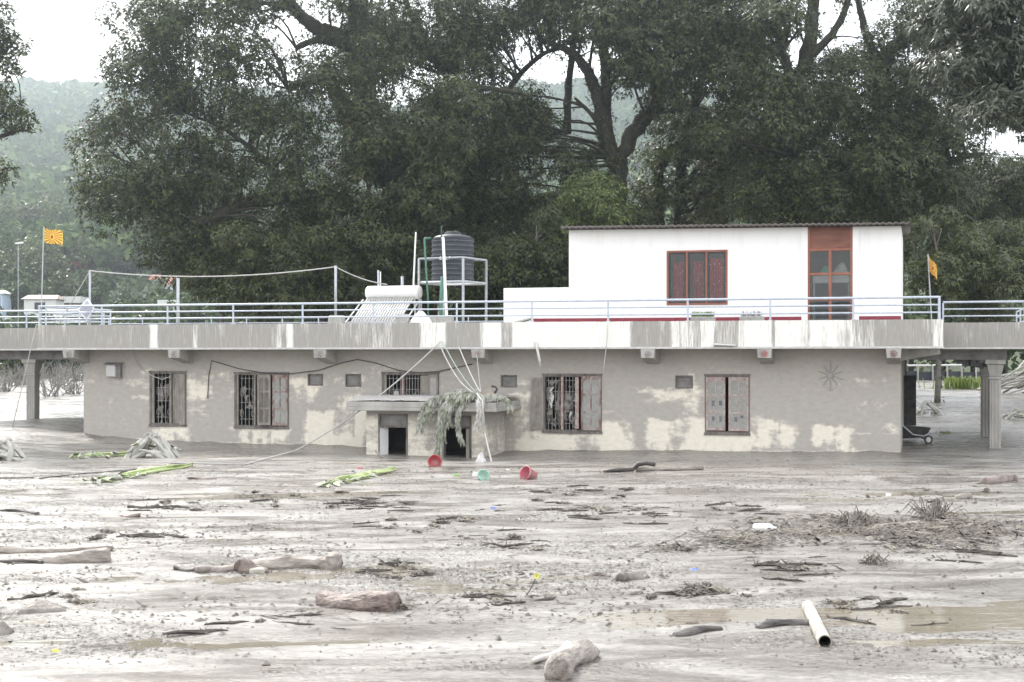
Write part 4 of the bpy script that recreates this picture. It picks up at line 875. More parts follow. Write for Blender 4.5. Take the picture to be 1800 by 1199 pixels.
# ------------------------------------------------------------------ hanging cables and things on the front wall
cp = q3(775, 600, VF - .05)
e1 = q3(607, 724, VP0 - .5); gl = GP(430, 818); gu, gvv = toB(gl.x, gl.y)
pts = sag(cp, (U(520, -2.4), -2.4, Z(520, 792, -2.4)), .22, 20)
gl2 = GP(300, 815); g2 = toB(gl2.x, gl2.y)
pts += [(gu, gvv, gl.z + .02), (g2[0], g2[1], gl2.z + .02)]
poly('fallen_cable', pts, .02, 'wire', 'long grey cable slung from the parapet over the annex roof down to the mud', 'cable', n=6)
tip = q3(838, 692, VP0 - .1)
for k, (a, bq, s, mt, lab) in enumerate([((772, 603), (832, 690), .22, 'rootwhite', 'white hose looping from the parapet hook to the fronds on the annex, the bellied one'), ((778, 600), (836, 689), .12, 'greenhose', 'thin greenish hose hanging from the parapet hook to the annex fronds'), ((806, 608), (844, 690), .05, 'rootwhite', 'taut white hose hanging from the parapet hole to the annex fronds'), ((838, 622), (845, 690), .02, 'wire', 'thin grey wire dropping from the flower bracket to the annex fronds')]):
    poly('hanging_hose', sag(q3(*a, VF - .06), q3(*bq, VP0 - .05), s, 16), (.018, .014, .017, .009)[k], mt, lab, 'hose', n=6)
pp = [q3(838, 692, VP0 - .3), q3(848, 705, VP0 - .55), q3(852, 760, VP0 - .5)]; ge = GP(864, 812); geu = toB(ge.x, ge.y); pp.append((geu[0], geu[1], ge.z))
poly('hanging_hose', pp, .025, 'rootwhite', 'white hose trailing from the annex roof edge to the mud past the second doorway', 'hose', n=6)
poly('wall_cable', [q3(365, 700, -.03), q3(367, 660, -.03), q3(372, 634, -.03), q3(420, 648, -.03), q3(460, 655, -.05), q3(510, 657, -.05), q3(560, 651, -.05), q3(600, 638, -.03), q3(628, 632, -.03), q3(660, 638, -.03), q3(700, 651, -.03), q3(735, 655, -.05), q3(770, 653, -.05), q3(830, 640, -.03)], .014, 'cable', 'black cable drooping along the wall above the shuttered windows', 'cable', n=6)
poly('broken_spout', [q3(941, 602, VF - .02), q3(944, 612, VF - .12), q3(948, 632, VF - .14), q3(950, 646, VF - .12)], [.04, .035, .04, .02], 'rootwhite', 'broken white spout pipe dangling from the bright painted parapet', 'pipe', n=8)
poly('dangling_wire', [q3(1069, 562, VF - .07), q3(1067, 600, VF - .07), q3(1062, 640, VF - .05), q3(1060, 655, VF - .05)], .011, 'wire', 'thin wire hanging from the railing over the painted parapet', 'wire', n=5)
poly('guy_rope', [q3(64, 570, VF - .06)] + [tuple(Vector(q3(64, 570, VF - .06)).lerp(Vector((*toB(*GP(22, 752)[:2]), GP(22, 752).z)), t)) for t in (.3, .6, 1.)], .014, 'rootwhite', 'white rope running from the roof corner down to the mud past the pillar', 'rope', n=5)
poly('wall_wire', [q3(226, 608, -.2), q3(236, 632, -.05), q3(250, 650, -.02), q3(270, 662, -.05), q3(285, 667, -.08), q3(300, 662, -.08)], .012, 'rootwhite', 'thin pale wire hanging from the eave to the narrow window', 'wire', n=5)
u, z = UZ(203, 650); mbx = thing('meter_box', 'grey electric meter box on the wall near the building corner', 'meter box', (u, -.1, z - .25), 'B')
MB().box(u - .2, u + .1, -.2, -.003, z - .2, z + .14).build('case', M['greybox'], mbx, bevel=.015); MB().box(u + .101, u + .22, -.12, -.003, z - .24, z + .18).build('side_case', M['concrete_dark'], mbx); MB().hexa([(u - .26, -.26, z + .145), (u + .28, -.26, z + .145), (u + .28, -.003, z + .19), (u - .26, -.003, z + .19), (u - .26, -.26, z + .165), (u + .28, -.26, z + .165), (u + .28, -.003, z + .21), (u - .26, -.003, z + .21)]).build('hood', M['concrete_dark'], mbx)
o = MB().hexa([q3(1255, 606, VF - .12)] + [q3(1292, 608, VF - .12)] + [q3(1292, 608, VF - .02)] + [q3(1255, 606, VF - .02)] + [q3(1255, 603.5, VF - .12)] + [q3(1292, 605.5, VF - .12)] + [q3(1292, 605.5, VF - .02)] + [q3(1255, 603.5, VF - .02)]).build('stuck_lath', M['whiteplastic'], base=q3(1273, 606, VF), frame='B'); tagit(o, 'thin white lath lodged on the eave trim near the red flower bracket', 'lath')
# ------------------------------------------------------------------ trees
def leaves(cent, axes, L, W, nl, rng, droop=.35):
    """whorls of long leaves: cent, axes (N,3) -> kite quads"""
    N = len(cent); c = np.repeat(cent, nl, 0); ax = np.repeat(axes, nl, 0); n = N * nl
    rd = rng.normal(size=(n, 3)); rd -= ax * (rd * ax).sum(1, keepdims=True); rd /= np.linalg.norm(rd, axis=1, keepdims=True) + 1e-9
    d = rd + ax * rng.uniform(-.1, .7, (n, 1)); d[:, 2] -= droop * rng.uniform(.3, 1.6, n); d /= np.linalg.norm(d, axis=1, keepdims=True)
    s = np.cross(d, ax + .3 * rng.normal(size=(n, 3))); s /= np.linalg.norm(s, axis=1, keepdims=True) + 1e-9
    l = L * rng.uniform(.65, 1.25, (n, 1)); w = W * rng.uniform(.7, 1.2, (n, 1))
    b = c + d * l * .08; m = b + d * l * .48; t = b + d * l; t[:, 2] -= (l[:, 0] * .12)
    m = b + d * l * .3
    v = np.stack([m - s * w * .5, t, m + s * w * .5], 1).reshape(-1, 3)
    return v, np.arange(3 * n).reshape(-1, 3)
def clump(c, r, n, rng, flat=.75):
    d = rng.normal(size=(n, 3)); d[:, 2] = d[:, 2] * .8 + .25; d /= np.linalg.norm(d, axis=1, keepdims=True)
    p = np.array(c) + d * (r * rng.uniform(.45, 1.08, (n, 1)) ** .7) * np.array([1, 1, flat]); a = d + np.array([0, 0, .35]); a /= np.linalg.norm(a, axis=1, keepdims=True)
    return p, a
GAPS = [(528, 35, 46, 42), (605, 88, 14, 14), (935, 100, 46, 46), (1000, 110, 22, 24), (1130, 158, 24, 14), (1052, 95, 14, 14), (1398, 85, 26, 34), (1480, 25, 40, 24), (1608, 98, 26, 18), (1530, 120, 10, 14), (1270, 150, 10, 20), (1110, 255, 50, 36), (1040, 235, 36, 30), (1060, 290, 30, 20), (610, 232, 12, 10), (1560, 10, 16, 12), (1230, 300, 24, 14), (1785, 262, 20, 8), (820, 275, 10, 10)]
def ingap(px, py, k=18):
    return any(((px - a) / (c + k)) ** 2 + ((py - b) / (d + k)) ** 2 < 1 for a, b, c, d in GAPS)
def curve(pts, n=6):
    """smooth a coarse limb"""
    pts = [Vector(p[:3]) for p in pts]; out = []
    for i in range(len(pts) - 1):
        p0 = pts[max(i - 1, 0)]; p1 = pts[i]; p2 = pts[i + 1]; p3 = pts[min(i + 2, len(pts) - 1)]
        for k in range(n):
            t = k / n; out.append(.5 * ((2 * p1) + (p2 - p0) * t + (2 * p0 - 5 * p1 + 4 * p2 - p3) * t * t + (3 * p1 - p0 - 3 * p2 + p3) * t ** 3))
    return out + [pts[-1]]
def tree(name, label, limbs, regions, lm, seed, Y, nros=74, L=.25, W=.075, cr=1.15, bark='bark', group=None, gaps=True, nl=9, extra=(), front=()):
    rng = np.random.default_rng(seed); rr = random.Random(seed)
    base = limbs[0][0]; bp = P(base[0], base[1], Y); bp.z = float(G(np.array([bp.x]), np.array([bp.y]))[0]) - .15 if Y < 108 else float(hillz(bp.x, bp.y)) - .2
    t_ = thing(name, label, 'tree', tuple(bp), 'W', group)
    m = MB(); skel = []
    for li, l in enumerate(limbs):
        pts = []
        for i, q in enumerate(l):
            p = P(q[0], q[1], Y + (q[3] if len(q) > 3 else 0)); 
            if li == 0 and i == 0: p = bp.copy()
            pts.append(p)
        cv = curve(pts); rad = np.interp(np.linspace(0, len(l) - 1, len(cv)), range(len(l)), [q[2] for q in l])
        cv = [p + Vector((rr.uniform(-1, 1), rr.uniform(-1, 1), 0)) * r * .18 for p, r in zip(cv, rad)]
        m.tube(cv, list(rad), 10, jit=.2, rnd=rr); skel += list(zip(cv, rad))
    m.build('trunk', M[bark], t_, smooth=True)
    cs = []
    for (px, py, rx, ry, dep, cnt) in regions:
        k = 0; tries = 0; cnt = int(cnt * 1.15)
        while k < cnt and tries < cnt * 12:
            tries += 1; a, b = rng.uniform(-1, 1, 2)
            if a * a + b * b > 1: continue
            x, y = px + a * rx, py + b * ry
            if gaps and ingap(x, y, 14 if rng.random() < .75 else 2): continue
            cs.append((P(x, y, Y + rng.uniform(-dep, dep)), cr * rng.uniform(.65, 1.25))); k += 1
    cs += [(P(x, y, Y + d), r) for x, y, d, r in extra]
    for (px, py, rx, ry, cnt) in front:
        for k in range(cnt): cs.append((P(px + rng.uniform(-1, 1) * rx, py + rng.uniform(-1, 1) * ry, Y - rng.uniform(1.5, 4.0)), cr * rng.uniform(.6, 1.1)))
    # twigs and boughs that carry the leaf clumps
    br = MB(); sk = np.array([tuple(p) for p, r in skel])
    for c, r in cs:
        cc = np.array(c); d = np.linalg.norm(sk - (cc - np.array([0, 0, .8])), axis=1) + 1.2 * np.maximum(0, sk[:, 2] - cc[2]); i = int(np.argmin(d)); s0, r0 = skel[i]
        mid = Vector(s0).lerp(c, .5) + Vector((rr.uniform(-.5, .5), rr.uniform(-.5, .5), rr.uniform(-.1, .5))); r1 = min(r0 * .6, .035 + .012 * (c - s0).length)
        cv = curve([s0, mid, c], 3); br.tube(cv, list(np.linspace(r1, .014, len(cv))), 5, cap=False)
        for k in range(3):
            e = c + Vector((rr.uniform(-1, 1), rr.uniform(-1, 1), rr.uniform(-.4, .8))) * r * .85; br.tube([mid.lerp(c, rr.uniform(.3, .9)), mid.lerp(e, .6), e], [.018, .013, .006], 3, cap=False)
    br.build('boughs', M[bark], t_, smooth=True)
    V = []; Q = []; nb = 0
    for c, r in cs:
        n = max(6, int(nros * (r / cr) ** 2)); p, a = clump(c, r, n, rng); v, q = leaves(p, a, L, W, nl, rng); V.append(v); Q.append(q + nb); nb += len(v)
    # creepers and moss ferns clothing the trunk and the thick limbs
    thick = [(p, r) for p, r in skel if r > .1]; kk = [i for i, (p, r) in enumerate(thick) for _ in range(int(5 + 22 * r))]
    if kk:
        d = rng.normal(size=(len(kk), 3)); d[:, 1] -= .5; d /= np.linalg.norm(d, axis=1, keepdims=True); tp = np.array([tuple(thick[i][0]) for i in kk]) + rng.normal(size=(len(kk), 3)) * np.array([.08, .08, .3]) + d * np.array([thick[i][1] for i in kk])[:, None] * .98
        v, q = leaves(tp, d, L * .62, W * .95, 5, rng, .5); V.append(v); Q.append(q + nb); nb += len(v)
    v = np.concatenate(V) - np.array(bp); o = npmesh('crown', v, np.concatenate(Q), LM[lm], t_); o['kind'] = 'stuff'
    return t_
# limb points: (px, py, radius m, depth offset m)
tree('banyan_tree', 'huge dark tree with a mossy trunk and a long low limb behind the solar heater', [
    [(745, 560, .75), (735, 430, .65), (690, 310, .6), (650, 230, .55), (640, 110, .5), (628, 20, .45), (620, -90, .35)],
    [(655, 240, .35), (605, 185, .3), (580, 145, .28), (545, 142, .2, -1), (505, 155, .1, -1)],
    [(638, 80, .36), (590, 62, .32), (555, 48, .3), (520, 18, .24), (495, -20, .18)],
    [(636, 95, .22), (600, 78, .2), (560, 70, .17), (520, 84, .1)],
    [(725, 400, .4), (620, 362, .34), (510, 350, .3, -1), (430, 358, .27, -1.5), (370, 385, .22, -2), (318, 388, .14, -2), (290, 350, .08, -2)],
    [(690, 310, .3), (740, 240, .25), (790, 165, .2), (850, 155, .12), (920, 165, .06)],
    [(500, 350, .14, -1), (470, 290, .11, -1), (400, 230, .08, -1), (330, 200, .05, -1)]],
    [(420, 230, 230, 260, 4, 74), (470, 60, 230, 180, 4, 40), (250, 60, 75, 90, 3, 8), (560, 330, 220, 130, 4, 40), (640, 130, 50, 110, 3, 12), (300, 330, 130, 90, 2.5, 20), (190, 260, 40, 40, 1.5, 3), (210, 350, 60, 40, 2, 6), (470, 470, 230, 80, 3, 20)], 'mango', 1, 62, front=[(700, 350, 70, 110, 26), (650, 260, 30, 40, 5), (780, 210, 60, 60, 8), (600, 380, 80, 60, 10)])
tree('banyan_tree', 'tall dark tree rising directly behind the black water tank', [
    [(845, 560, .55), (835, 400, .48), (815, 250, .42), (790, 110, .36), (770, -20, .3), (760, -90, .25)],
    [(830, 330, .24), (880, 230, .2), (900, 150, .14), (955, 95, .1), (1000, 85, .05)], [(800, 160, .2), (740, 60, .16), (700, -30, .1)], [(835, 400, .2), (900, 330, .15), (960, 300, .08)]],
    [(790, 190, 150, 200, 4, 62), (790, 20, 190, 120, 4, 40), (830, 400, 160, 100, 4, 36)], 'mango', 2, 68, front=[(830, 330, 80, 140, 26), (800, 100, 60, 90, 10)])
tree('forked_tree', 'three-limbed dark tree forking against the pale hill behind the house end', [
    [(1082, 560, .6), (1082, 400, .5), (1085, 290, .44)],
    [(1085, 295, .34), (1065, 235, .32), (1050, 170, .28), (1030, 120, .22), (1000, 90, .17), (950, 70, .08)],
    [(1066, 235, .26), (1066, 160, .24), (1062, 60, .2), (1070, -60, .14)],
    [(1085, 290, .36), (1118, 225, .33), (1150, 185, .3), (1165, 120, .25), (1178, 20, .2), (1185, -70, .14)],
    [(1080, 300, .16), (1062, 262, .14), (1046, 210, .1), (1010, 172, .06)],
    [(995, 235, .2, 3), (1000, 150, .17, 3), (1010, 60, .14, 3), (1015, -60, .1, 3)]],
    [(1090, 40, 170, 110, 3.5, 52), (1220, 90, 110, 120, 3, 34), (940, 330, 90, 110, 3, 26), (1010, 380, 90, 60, 3, 16), (960, 20, 70, 60, 3, 12), (900, 200, 60, 80, 3, 12)], 'mango', 3, 66, front=[(1085, 400, 60, 50, 10), (1150, 120, 60, 70, 8), (1060, 60, 60, 60, 8)])
tree('twin_tree', 'slim dark tree standing right behind the roof of the white house', [
    [(1195, 560, .34), (1196, 400, .3), (1195, 310, .27), (1215, 200, .22), (1255, 60, .17), (1270, -60, .12)], [(1160, 470, .3), (1158, 330, .26), (1175, 270, .2), (1235, 210, .12)], [(1196, 340, .14), (1250, 270, .1), (1320, 250, .06)]],
    [(1260, 190, 110, 120, 3, 36), (1200, 330, 90, 70, 3, 22), (1290, 330, 90, 90, 3, 26)], 'olive', 4, 70)
tree('crown_tree', 'dark tree with upright limbs behind the curtained window of the white house', [
    [(1395, 560, .5), (1400, 350, .42), (1405, 180, .36), (1420, 90, .3), (1432, 0, .24), (1440, -90, .18)],
    [(1405, 170, .24), (1375, 90, .2), (1360, 0, .15), (1350, -80, .1)], [(1420, 100, .2), (1470, 50, .16), (1500, -30, .1)], [(1400, 280, .16), (1460, 220, .12), (1500, 190, .06)]],
    [(1370, 230, 130, 150, 4, 52), (1400, 40, 150, 100, 3.5, 30), (1450, 340, 130, 90, 3.5, 34)], 'mango', 5, 64)
tree('crown_tree', 'dark leaning tree with a thick bough rising behind the glazed door', [
    [(1575, 560, .55), (1568, 380, .46), (1560, 240, .4), (1553, 115, .34), (1590, 70, .3), (1640, 22, .25), (1710, -40, .18)],
    [(1575, 340, .24), (1640, 300, .2), (1690, 278, .15), (1730, 270, .08)], [(1555, 130, .2), (1520, 50, .16), (1500, -50, .1)], [(1565, 300, .18), (1520, 250, .13), (1480, 230, .06)]],
    [(1540, 210, 110, 130, 3.5, 40), (1600, 290, 110, 90, 3, 30), (1560, 60, 120, 70, 3, 16), (1650, 150, 90, 100, 3, 20), (1530, 360, 100, 50, 3, 16)], 'mango', 6, 66, front=[(1560, 320, 60, 80, 12)])
tree('spreading_tree', 'dark tree with thin horizontal boughs over the bright bushes beyond the flag', [
    [(1850, 560, .4), (1835, 430, .34), (1815, 350, .25), (1790, 300, .15)], [(1835, 440, .2), (1760, 395, .16), (1690, 375, .1), (1640, 365, .05)], [(1825, 390, .16), (1760, 350, .12), (1700, 340, .06)]],
    [(1740, 330, 100, 45, 2.5, 24), (1820, 340, 70, 60, 3, 18), (1690, 370, 60, 25, 2, 8)], 'mango', 7, 72, gaps=False)
tree('mango_tree', 'near mango tree whose long glossy leaves hang into the corner above the spreading tree', [
    [(2010, 700, .5), (1990, 400, .42), (1940, 150, .32), (1850, 40, .2), (1760, 10, .1)], [(1960, 230, .2), (1860, 170, .14), (1760, 160, .07)], [(1985, 350, .18), (1880, 240, .12), (1800, 220, .05)]],
    [(1760, 40, 105, 90, 2.2, 26), (1790, 170, 105, 70, 2, 26), (1720, 130, 60, 60, 1.5, 8), (1900, 100, 110, 140, 2.5, 20)], 'mangonear', 8, 41, nros=90, L=.26, W=.075, cr=.85, gaps=False)
tree('edge_tree', 'thin-leaved tree reaching in beside the open sky and far wooded hill', [
    [(-190, 700, .4), (-170, 400, .34), (-150, 230, .28), (-110, 60, .2), (-70, -80, .14)], [(-150, 260, .14), (-60, 252, .1), (0, 240, .07), (42, 228, .03)], [(-120, 120, .12), (-40, 130, .08), (10, 90, .05), (35, 60, .02)], [(-165, 370, .12), (-60, 330, .08), (0, 305, .03)]],
    [(-70, 150, 80, 200, 2, 30)], 'mango', 9, 47, nros=44, L=.2, W=.065, cr=.7, gaps=False,
    extra=[(8, 50, 0, .55), (25, 75, .3, .5), (2, 110, 0, .6), (32, 85, 0, .4), (5, 160, 0, .5), (18, 125, 0, .5), (40, 205, 0, .5), (15, 195, 0, .6), (48, 222, 0, .4), (5, 225, 0, .5), (25, 180, 0, .4), (5, 295, 0, .45), (12, 312, 0, .35), (-5, 20, 0, .6)])
# bushes behind the roof
def bush(name, label, px, py, rx, ry, Y, lm, seed, cnt, L=.24, W=.065, cr=.75, group=None, dep=1.6, nros=66):
    return tree(name, label, [[(px, 600, .12), (px + 5, py + ry * .6, .1), (px, py, .06), (px - 8, py - ry * .6, .03)], [(px, py + ry * .5, .06), (px - rx * .6, py, .03)], [(px, py + ry * .4, .06), (px + rx * .6, py - 5, .03)]], [(px, py, rx, ry, dep, cnt)], lm, seed, Y, nros, L, W, cr, 'barkpale', group, gaps=False)
bush('leafy_bush', 'bright green long-leaved bush right behind the drooping flag', 1648, 450, 62, 75, 60, 'olive', 21, 34)
bush('leafy_bush', 'bright green bush beyond the end railing, past the drooping flag', 1735, 480, 62, 80, 63, 'olive', 22, 34)
bush('leafy_bush', 'tall bright bush at the far end of the roof railing', 1815, 460, 60, 90, 61, 'olive', 23, 32)
bush('leafy_bush', 'yellow-green bush filling the gap below the three-limbed tree', 1030, 370, 60, 60, 60, 'bright', 24, 24)
bush('leafy_bush', 'dusky understorey bush between the tall wire pole and the heater', 560, 480, 75, 80, 58, 'mango', 25, 36)
bush('leafy_bush', 'dusky understorey bush behind the heater cylinder', 680, 480, 75, 90, 59, 'mango', 26, 40)
bush('leafy_bush', 'dusky understorey bush behind the legs of the tank stand', 830, 500, 80, 80, 58, 'mango', 27, 40)
bush('leafy_bush', 'dusky understorey bush beside the corner of the white house', 950, 470, 70, 90, 58, 'mango', 28, 40)
bush('leafy_bush', 'olive bush behind the middle of the slack wire', 455, 470, 70, 80, 60, 'olive', 29, 32)
bush('leafy_bush', 'olive bush under the long low limb of the huge tree', 385, 480, 60, 75, 61, 'olive', 30, 26)

# ------------------------------------------------------------------ wooded slope behind
def blobtree(x, y, z, r, h, seed, lm='mid', size=.42, n=1300):
    px = 900 + x / y * FP; wh = 'beside the pale blue house' if px < 40 else 'around the rusty-roofed white house' if px < 125 else 'below the red brick house' if px < 240 else 'around the red tiled roofs' if px < 340 else 'behind the slack roof wire' if px < 480 else 'behind the tall wire pole' if px < 660 else 'behind the huge dark trees' if px < 1560 else 'beyond the bright long-leaved bushes'
    lab = ('large ' if r > 4.2 else 'middling ' if r > 3 else 'small ') + ('dark green' if lm == 'mid' else 'olive green') + ' round tree ' + wh
    rng = np.random.default_rng(seed)
    t_ = thing('hillside_tree', lab, 'tree', (x, y, z), 'W', lab + 's')
    k = 9; cen = rng.normal(size=(k, 3)) * np.array([.45, .45, .3]) * r + np.array([0, 0, h - r * .75]); rad = r * rng.uniform(.35, .62, k)
    i = rng.integers(0, k, n); d = rng.normal(size=(n, 3)); d[:, 2] += .35; d /= np.linalg.norm(d, axis=1, keepdims=True)
    p = cen[i] + d * rad[i][:, None] * rng.uniform(.75, 1.05, (n, 1)); nrm = d + .8 * rng.normal(size=(n, 3)); nrm /= np.linalg.norm(nrm, axis=1, keepdims=True)
    a = np.cross(nrm, rng.normal(size=(n, 3))); a /= np.linalg.norm(a, axis=1, keepdims=True); b = np.cross(nrm, a); s = size * rng.uniform(.5, 1.2, (n, 1))
    v = np.stack([p - a * s * .5, p + b * s * .28, p + a * s * .5, p - b * s * .28], 1).reshape(-1, 3)
    MB().tube([(x, y, z - .3), (x + .1, y, z + h * .4), (x, y, z + h * .75)], [.22, .16, .06], 6).build('trunk', M['bark'], t_)
    o = npmesh('crown', v, np.arange(4 * n).reshape(-1, 4), LM[lm], t_); o['kind'] = 'stuff'; return t_
rr = random.Random(77); placed = []
def far_tree(x, y, r, seed):
    z = float(hillz(np.array([x]), np.array([y]))[0]) if y > 112 else g1(x, y)
    blobtree(x, y, z, r, r * 2.0, seed, 'mid' if rr.random() < .75 else 'olive', .42 + y * .0014, int(480 + 190 * r)); placed.append((x, y))
HOUSES = [(42, 98, 566, 185), (107, 139, 552, 200), (130, 154, 476, 260), (290, 313, 516, 235), (264, 280, 498, 250), (-14, 4, 552, 190), (283, 308, 552, 150), (26, 40, 520, 130)]
k = 0
for tries in range(2500):
    if k >= 66: break
    y = rr.uniform(98, 300); px = rr.uniform(-60, 640) if k < 54 else rr.uniform(640, 1560)
    x = (px - 900) / FP * y; r = rr.uniform(3.0, 4.8) * (0.8 + y / 600)
    if any(math.hypot(x - a, y - b) < r * 1.25 for a, b in placed): continue
    zt_ = (float(hillz(np.array([x]), np.array([y]))[0]) if y > 112 else 1.) + 2.1 * r; ty = CY - (zt_ - H) / y * FP; hw_ = r / y * FP
    if any(px + hw_ > a - 3 and px - hw_ < b + 3 and y < d + r and ty < c for a, b, c, d in HOUSES): continue
    far_tree(x, y, r, 200 + k); k += 1
k = 0
for tries in range(6000):              # undergrowth and young trees between the houses
    if k >= 120: break
    y = 112 + 190 * rr.random() ** .8; px = rr.uniform(-60, 520); x = (px - 900) / FP * y; r = rr.uniform(1.3, 2.6) * (.8 + y / 500)
    if any(math.hypot(x - a, y - b) < r * .95 for a, b in placed): continue
    zt_ = float(hillz(np.array([x]), np.array([y]))[0]) + 2.1 * r; ty = CY - (zt_ - H) / y * FP; hw_ = r / y * FP
    if any(px + hw_ > a + 5 and px - hw_ < b - 5 and y < d + r and ty < c - 14 for a, b, c, d in HOUSES): continue
    far_tree(x, y, r, 800 + k); k += 1
# the wood on the hill, too far to tell one from the next
rng = np.random.default_rng(5); N = 7200; N2 = 1700
yy = np.sqrt(rng.uniform(400 ** 2, 830 ** 2, N)); yy[:N2] = np.sqrt(rng.uniform(258 ** 2, 415 ** 2, N2)); xx = rng.uniform(-.40, .40, N) * yy; xx[:N2] = np.where(rng.random(N2) < .75, rng.uniform(-.40, -.08, N2), rng.uniform(-.08, .4, N2)) * yy[:N2]; rad = rng.uniform(2.4, 4.6, N); zz = hillz(xx, yy) + rad * rng.uniform(.6, 1.3, N)
near_ = np.arange(N) < N2; rep = np.where(near_, 4, 1); xx, yy, zz, rad, near_ = [np.repeat(t, rep) for t in (xx, yy, zz, rad, near_)]; N = len(xx); fine = np.where(near_, .42, 1.0)
n = 24; c = np.repeat(np.stack([xx, yy, zz], 1), n, 0); rrp = np.repeat(rad, n)[:, None]; d = rng.normal(size=(N * n, 3)); d[:, 2] = np.abs(d[:, 2]) * .9 - .15; d[:, 1] -= .35; d /= np.linalg.norm(d, axis=1, keepdims=True)
p = c + d * rrp * np.array([1, 1, .9]); nr = d + .45 * rng.normal(size=d.shape); nr /= np.linalg.norm(nr, axis=1, keepdims=True)
a = np.cross(nr, rng.normal(size=d.shape)); a /= np.linalg.norm(a, axis=1, keepdims=True); b = np.cross(nr, a); s = rrp * .66 * np.repeat(fine, n)[:, None] * rng.uniform(.6, 1.2, (N * n, 1))
hf = npmesh('hill_forest', np.stack([p - a * s, p + b * s * .7, p + a * s, p - b * s * .7], 1).reshape(-1, 3), np.arange(4 * N * n).reshape(-1, 4), LM['hill'])
struct(hf, 'stuff'); hf['label'] = 'dense green wood covering the hazy hill'; hf['category'] = 'wood'
rng = np.random.default_rng(8); n = 26000; yv = np.sqrt(rng.uniform(112 ** 2, 300 ** 2, n)); xv = rng.uniform(-.40, -.06, n) * yv; hb_ = 1.3 * fbm(xv * .35, yv * .35, 55, 3) ** 2 * 2.2; p = np.stack([xv, yv, hillz(xv, yv) + hb_ * rng.random(n)], 1)
d = rng.normal(size=(n, 3)); d[:, 2] = np.abs(d[:, 2]) + .2; d[:, 1] -= .6; d /= np.linalg.norm(d, axis=1, keepdims=True); a = np.cross(d, rng.normal(size=d.shape)); a /= np.linalg.norm(a, axis=1, keepdims=True); b = np.cross(d, a); s = rng.uniform(.25, .75, (n, 1))
ug = npmesh('undergrowth', np.stack([p - a * s, p + b * s * .6, p + a * s, p - b * s * .6], 1).reshape(-1, 3), np.arange(4 * n).reshape(-1, 4), LM['mid']); struct(ug, 'stuff'); ug['label'] = 'low green undergrowth covering the slope between the village houses'; ug['category'] = 'undergrowth'
# houses on the slope
def far_house(name, label, px0, px1, ytop, ybot, Y, wm, rm, roofh, flat=False, nwin=2):
    a, b = P(px0, ybot, Y), P(px1, ytop, Y); x0, x1 = a.x, b.x; zb = float(hillz(np.array([x0]), np.array([Y]))[0]) - .5; zt = b.z; D = max(3.5, (x1 - x0) * .8)
    zb = min(zb, a.z - .5)
    t_ = thing(name, label, 'house', ((x0 + x1) / 2, Y + D / 2, zb), 'W')
    MB().box(x0, x1, Y, Y + D, zb, zt).build('wall', wm, t_)
    o = .3; m = MB()
    if flat: m.box(x0 - o, x1 + o, Y - o, Y + D + o, zt + .01, zt + roofh)
    else: m.add([(x0 - o, Y - o, zt + .01), (x1 + o, Y - o, zt + .01), (x1 + o, Y + D + o, zt + .01), (x0 - o, Y + D + o, zt + .01), (x0 - o * .2, Y + D * .5, zt + roofh), (x1 - o * .6, Y + D * .5, zt + roofh)], [(0, 1, 5, 4), (2, 3, 4, 5), (1, 2, 5), (3, 0, 4), (0, 3, 2, 1)])
    m.build('roof', rm, t_)
    h = min(1.2, (zt - a.z) * .45); w_ = (x1 - x0) / (nwin * 2 + 1)
    for k in range(nwin):
        xx = x0 + w_ * (2 * k + 1); wn = MB().box(xx, xx + w_, Y - .03, Y - .003, zt - .4 - h, zt - .4).build('window', M['blackframe'], t_)
        MB().box(xx - .08, xx + w_ + .08, Y - .06, Y - .031, zt - .5 - h, zt - .42 - h).build('sill', M['trim'], wn)
far_house('village_house', 'white house with low rusty sheet roof behind the flag pole', 42, 98, 526, 572, 185, M['housewhite'], M['houserust'], .6, nwin=1)
far_house('village_house', 'small house with flat white roof next to the rusty-roofed one', 107, 139, 533, 560, 200, M['brownboard'], M['housewhite'], .9, True)
far_house('village_house', 'red brick house high among the trees of the slope', 130, 154, 464, 478, 260, M['brickred'], M['brickred'], .5, True)
far_house('village_house', 'cream house with red tiled roof among the slope trees near the middle pole', 290, 313, 500, 520, 235, M['housewhite'], M['roofred'], 1.2)
far_house('village_house', 'tiny house with red pyramid roof partly hidden by slope trees', 264, 280, 492, 500, 250, M['brickred'], M['roofred'], 1.0)
far_house('village_house', 'pale blue house beyond the end of the railing under the street lamp', -14, 4, 516, 560, 190, M['houseblue'], M['housewhite'], .5)
far_house('village_house', 'low white-roofed shed behind the railing under the slack wire', 283, 308, 536, 556, 150, M['greybox'], M['housewhite'], .5, True)
lp = P(32, 545, 130); lt = P(32, 430, 130)
sl_ = thing('street_lamp', 'thin grey street lamp among the trees above the pale blue house', 'street lamp', (lp.x, lp.y, float(hillz(lp.x, lp.y))), 'W')
MB().tube([(lp.x, lp.y, float(hillz(lp.x, lp.y))), tuple(lt)], .035, 6).build('pole', M['galv'], sl_); MB().tube([tuple(lt), (lt.x + .5, lt.y, lt.z + .12)], .05, 6).build('arm', M['galv'], sl_)
MB().hexa([(lt.x - .25, lt.y - .15, lt.z + .05), (lt.x + .45, lt.y - .15, lt.z + .1), (lt.x + .45, lt.y + .15, lt.z + .1), (lt.x - .25, lt.y + .15, lt.z + .05), (lt.x - .25, lt.y - .1, lt.z + .15), (lt.x + .45, lt.y - .1, lt.z + .25), (lt.x + .45, lt.y + .1, lt.z + .25), (lt.x - .25, lt.y + .1, lt.z + .15)]).build('lamp_head', M['whitepaint'], sl_)
